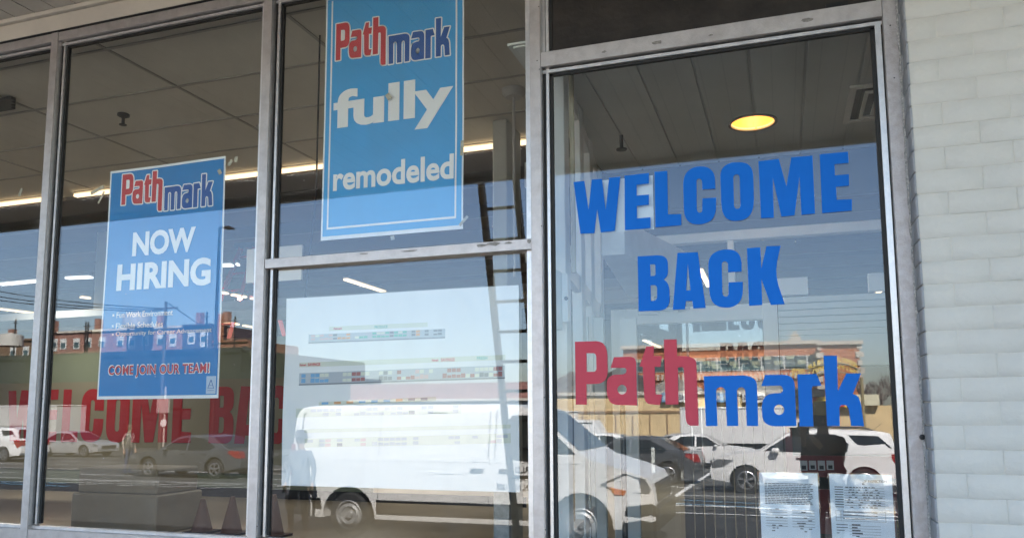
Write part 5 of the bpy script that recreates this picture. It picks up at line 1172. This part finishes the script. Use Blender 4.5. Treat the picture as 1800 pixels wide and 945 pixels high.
# rooftop tank and masts
P = out(240, 575, 70); t = thing('water_tank', 'round grey rooftop water tank behind the hiring poster', 'water tank', (P.x, -70, P.z)); MB().lathe([(0, 1.9), (1.5, 1.5), (1.6, 1.3), (1.6, 0), (0, 0)], n=20).build('tank', mat('tank_grey', (.35, .36, .36), .6), t, smooth=40); MB().bar((-1.2, 0, -3), (-1.2, 0, 0), .15).bar((1.2, 0, -3), (1.2, 0, 0), .15).build('legs', BLK, t)
P = out(18, 608, 66); t = thing('water_tank', 'squat pale tank at the far left skyline', 'water tank', (P.x, -66, P.z)); MB().lathe([(0, 1.6), (1.3, 1.3), (1.4, 0), (0, 0)], n=20).build('tank', mat('tank_pale', (.5, .48, .42), .6), t, smooth=40)
for i, (x, y0, y1, d) in enumerate([(25, 560, 606, 66), (59, 565, 606, 66), (149, 566, 606, 66), (153, 566, 606, 66), (362, 548, 600, 66), (412, 556, 600, 66), (387, 552, 585, 66)]):
    a = out(x, y1, d); b = out(x, y0, d); wd = .5 if i == 6 else .12
    tag(MB().bar((a.x, -d, a.z - 1), (a.x, -d, b.z), wd, wd).bar((a.x - .3, -d, b.z - .5), (a.x + .3, -d, b.z - .5), .08).build('roof_mast', BR if i == 6 else BLK, world=True), ['mast left of the first mullion', 'second mast left of the first mullion', 'left one of a close pair of masts', 'right one of a close pair of masts', 'mast at the right side of the hiring poster', 'mast below the red step ladder', 'thick brick stack right of the hiring poster'][i] + ' on the skyline', 'mast', 'masts on the skyline')
# utility pole with wires, street lamp, round sign
P = out(292, 530, 44); t = thing('utility_pole', 'wooden utility pole carrying wires to the left', 'utility pole', (P.x, -44, lot(-44)))
WDP = mat('pole_wood', (.07, .055, .045), .8); h = P.z
MB().tube([(0, 0, 0), (0, 0, h - lot(-44))], .16, 10, .11).build('pole', WDP, t, smooth=60); MB().bar((-1.1, 0, h - lot(-44) - .5), (1.1, 0, h - lot(-44) - .5), .12).build('cross_arm', WDP, t)
tb = Vector((P.x, -44, h))
for i, (xe, ye, dz) in enumerate([(-200, 465, 0), (-200, 478, -.3), (-200, 486, -.6)]):
    q = out(xe, ye, 44); pts = []
    for k in range(17):
        u = k / 16; p = Vector((tb.x, -44 + i * .3, tb.z - .5 + dz * .5)).lerp(Vector((q.x, -44 + i * .3, q.z)), u); p.z -= 3.0 * u * (1 - u); pts.append(p)
    MB().tube(pts, .035, 5).build('wire', BLK, t, world=True)
q = out(372, 585, 50); MB().tube([tb, Vector((q.x, -50, q.z))], .03, 5).build('wire', BLK, t, world=True)
P = out(386, 400, 27); t = thing('street_lamp', 'tall black street lamp with flat head at the right edge of the hiring poster', 'street lamp', (P.x, -27, lot(-27))); H_ = P.z - lot(-27)
MB().tube([(0, 0, 0), (0, 0, H_)], .10, 10, .06).build('pole', BLK, t, smooth=60); MB().bar((0, 0, H_), (.5, 0, H_ - .02), .06).add([(.35, -.12, H_ - .10), (.85, -.12, H_ - .13), (.85, .12, H_ - .13), (.35, .12, H_ - .10), (.35, -.12, H_ + .02), (.62, -.1, H_ + .02), (.62, .1, H_ + .02), (.35, .12, H_ + .02)], [(0, 3, 2, 1), (4, 5, 6, 7), (0, 1, 5, 4), (1, 2, 6, 5), (2, 3, 7, 6), (3, 0, 4, 7)]).build('lamp_head', BLK, t)
P = out(288, 757, 25); Q = out(287, 743, 25)
t = thing('road_sign', 'round white road sign on a thin pale post behind the grey sedan', 'sign', (P.x, -25, lot(-25)))
MB().tube([(0, 0, 0), (0, 0, Q.z - lot(-25) + 1.6)], .045, 8).build('post', mat('post_pale', (.45, .38, .32), .6), t); MB().lathe([(0, .06), (.17, .06), (.17, .03), (0, .03)], (0, 0, Q.z - lot(-25)), 'y', 24).build('disc', mat('disc_white', (.78, .72, .66), .5), t)
MB().box(-.4, .28, .03, .06, Q.z - lot(-25) + .45, Q.z - lot(-25) + 1.05).build('plate', mat('plate_pinkish', (.40, .30, .28), .6), t)
# bare trees at right
BARK = mat('bark', (.10, .075, .06), .9)
def tree(x, Y, h, lab, seed):
    rnd_ = random.Random(seed); t = thing('bare_tree', lab, 'tree', (x, Y, lot(Y)), group='bare trees behind the store row')
    tr_ = MB(); cr = MB()
    def grow(p, d, l, r, n):
        q = p + d * l; (tr_ if n > 4 else cr).tube([p, q], r, 4 if n < 4 else 6, r * .7)
        if n == 0: return
        for _ in range(3 if n > 2 else 3):
            nd = (d + Vector((rnd_.uniform(-.7, .7), rnd_.uniform(-.7, .7), rnd_.uniform(-.1, .55)))).normalized(); grow(q, nd, l * rnd_.uniform(.62, .82), r * .62, n - 1)
    grow(Vector((0, 0, 0)), Vector((0, 0, 1)), h * .27, h * .022, 5)
    tr_.build('trunk', BARK, t); cr.build('crown', mat('twigs', (.15, .11, .09), .9), t)
for i, (x, yt, d) in enumerate([(1528, 648, 68), (1556, 640, 76), (1583, 645, 72), (1610, 640, 78), (1500, 662, 80)]):
    P = out(x, yt, d); tree(P.x, -d, (P.z - lot(-d)), 'bare tree, %s at the right end of the skyline' % ['first from the arch sign', 'second from the arch sign', 'third from the arch sign', 'last by the window jamb', 'low one behind the arch sign'][i], i + 3)
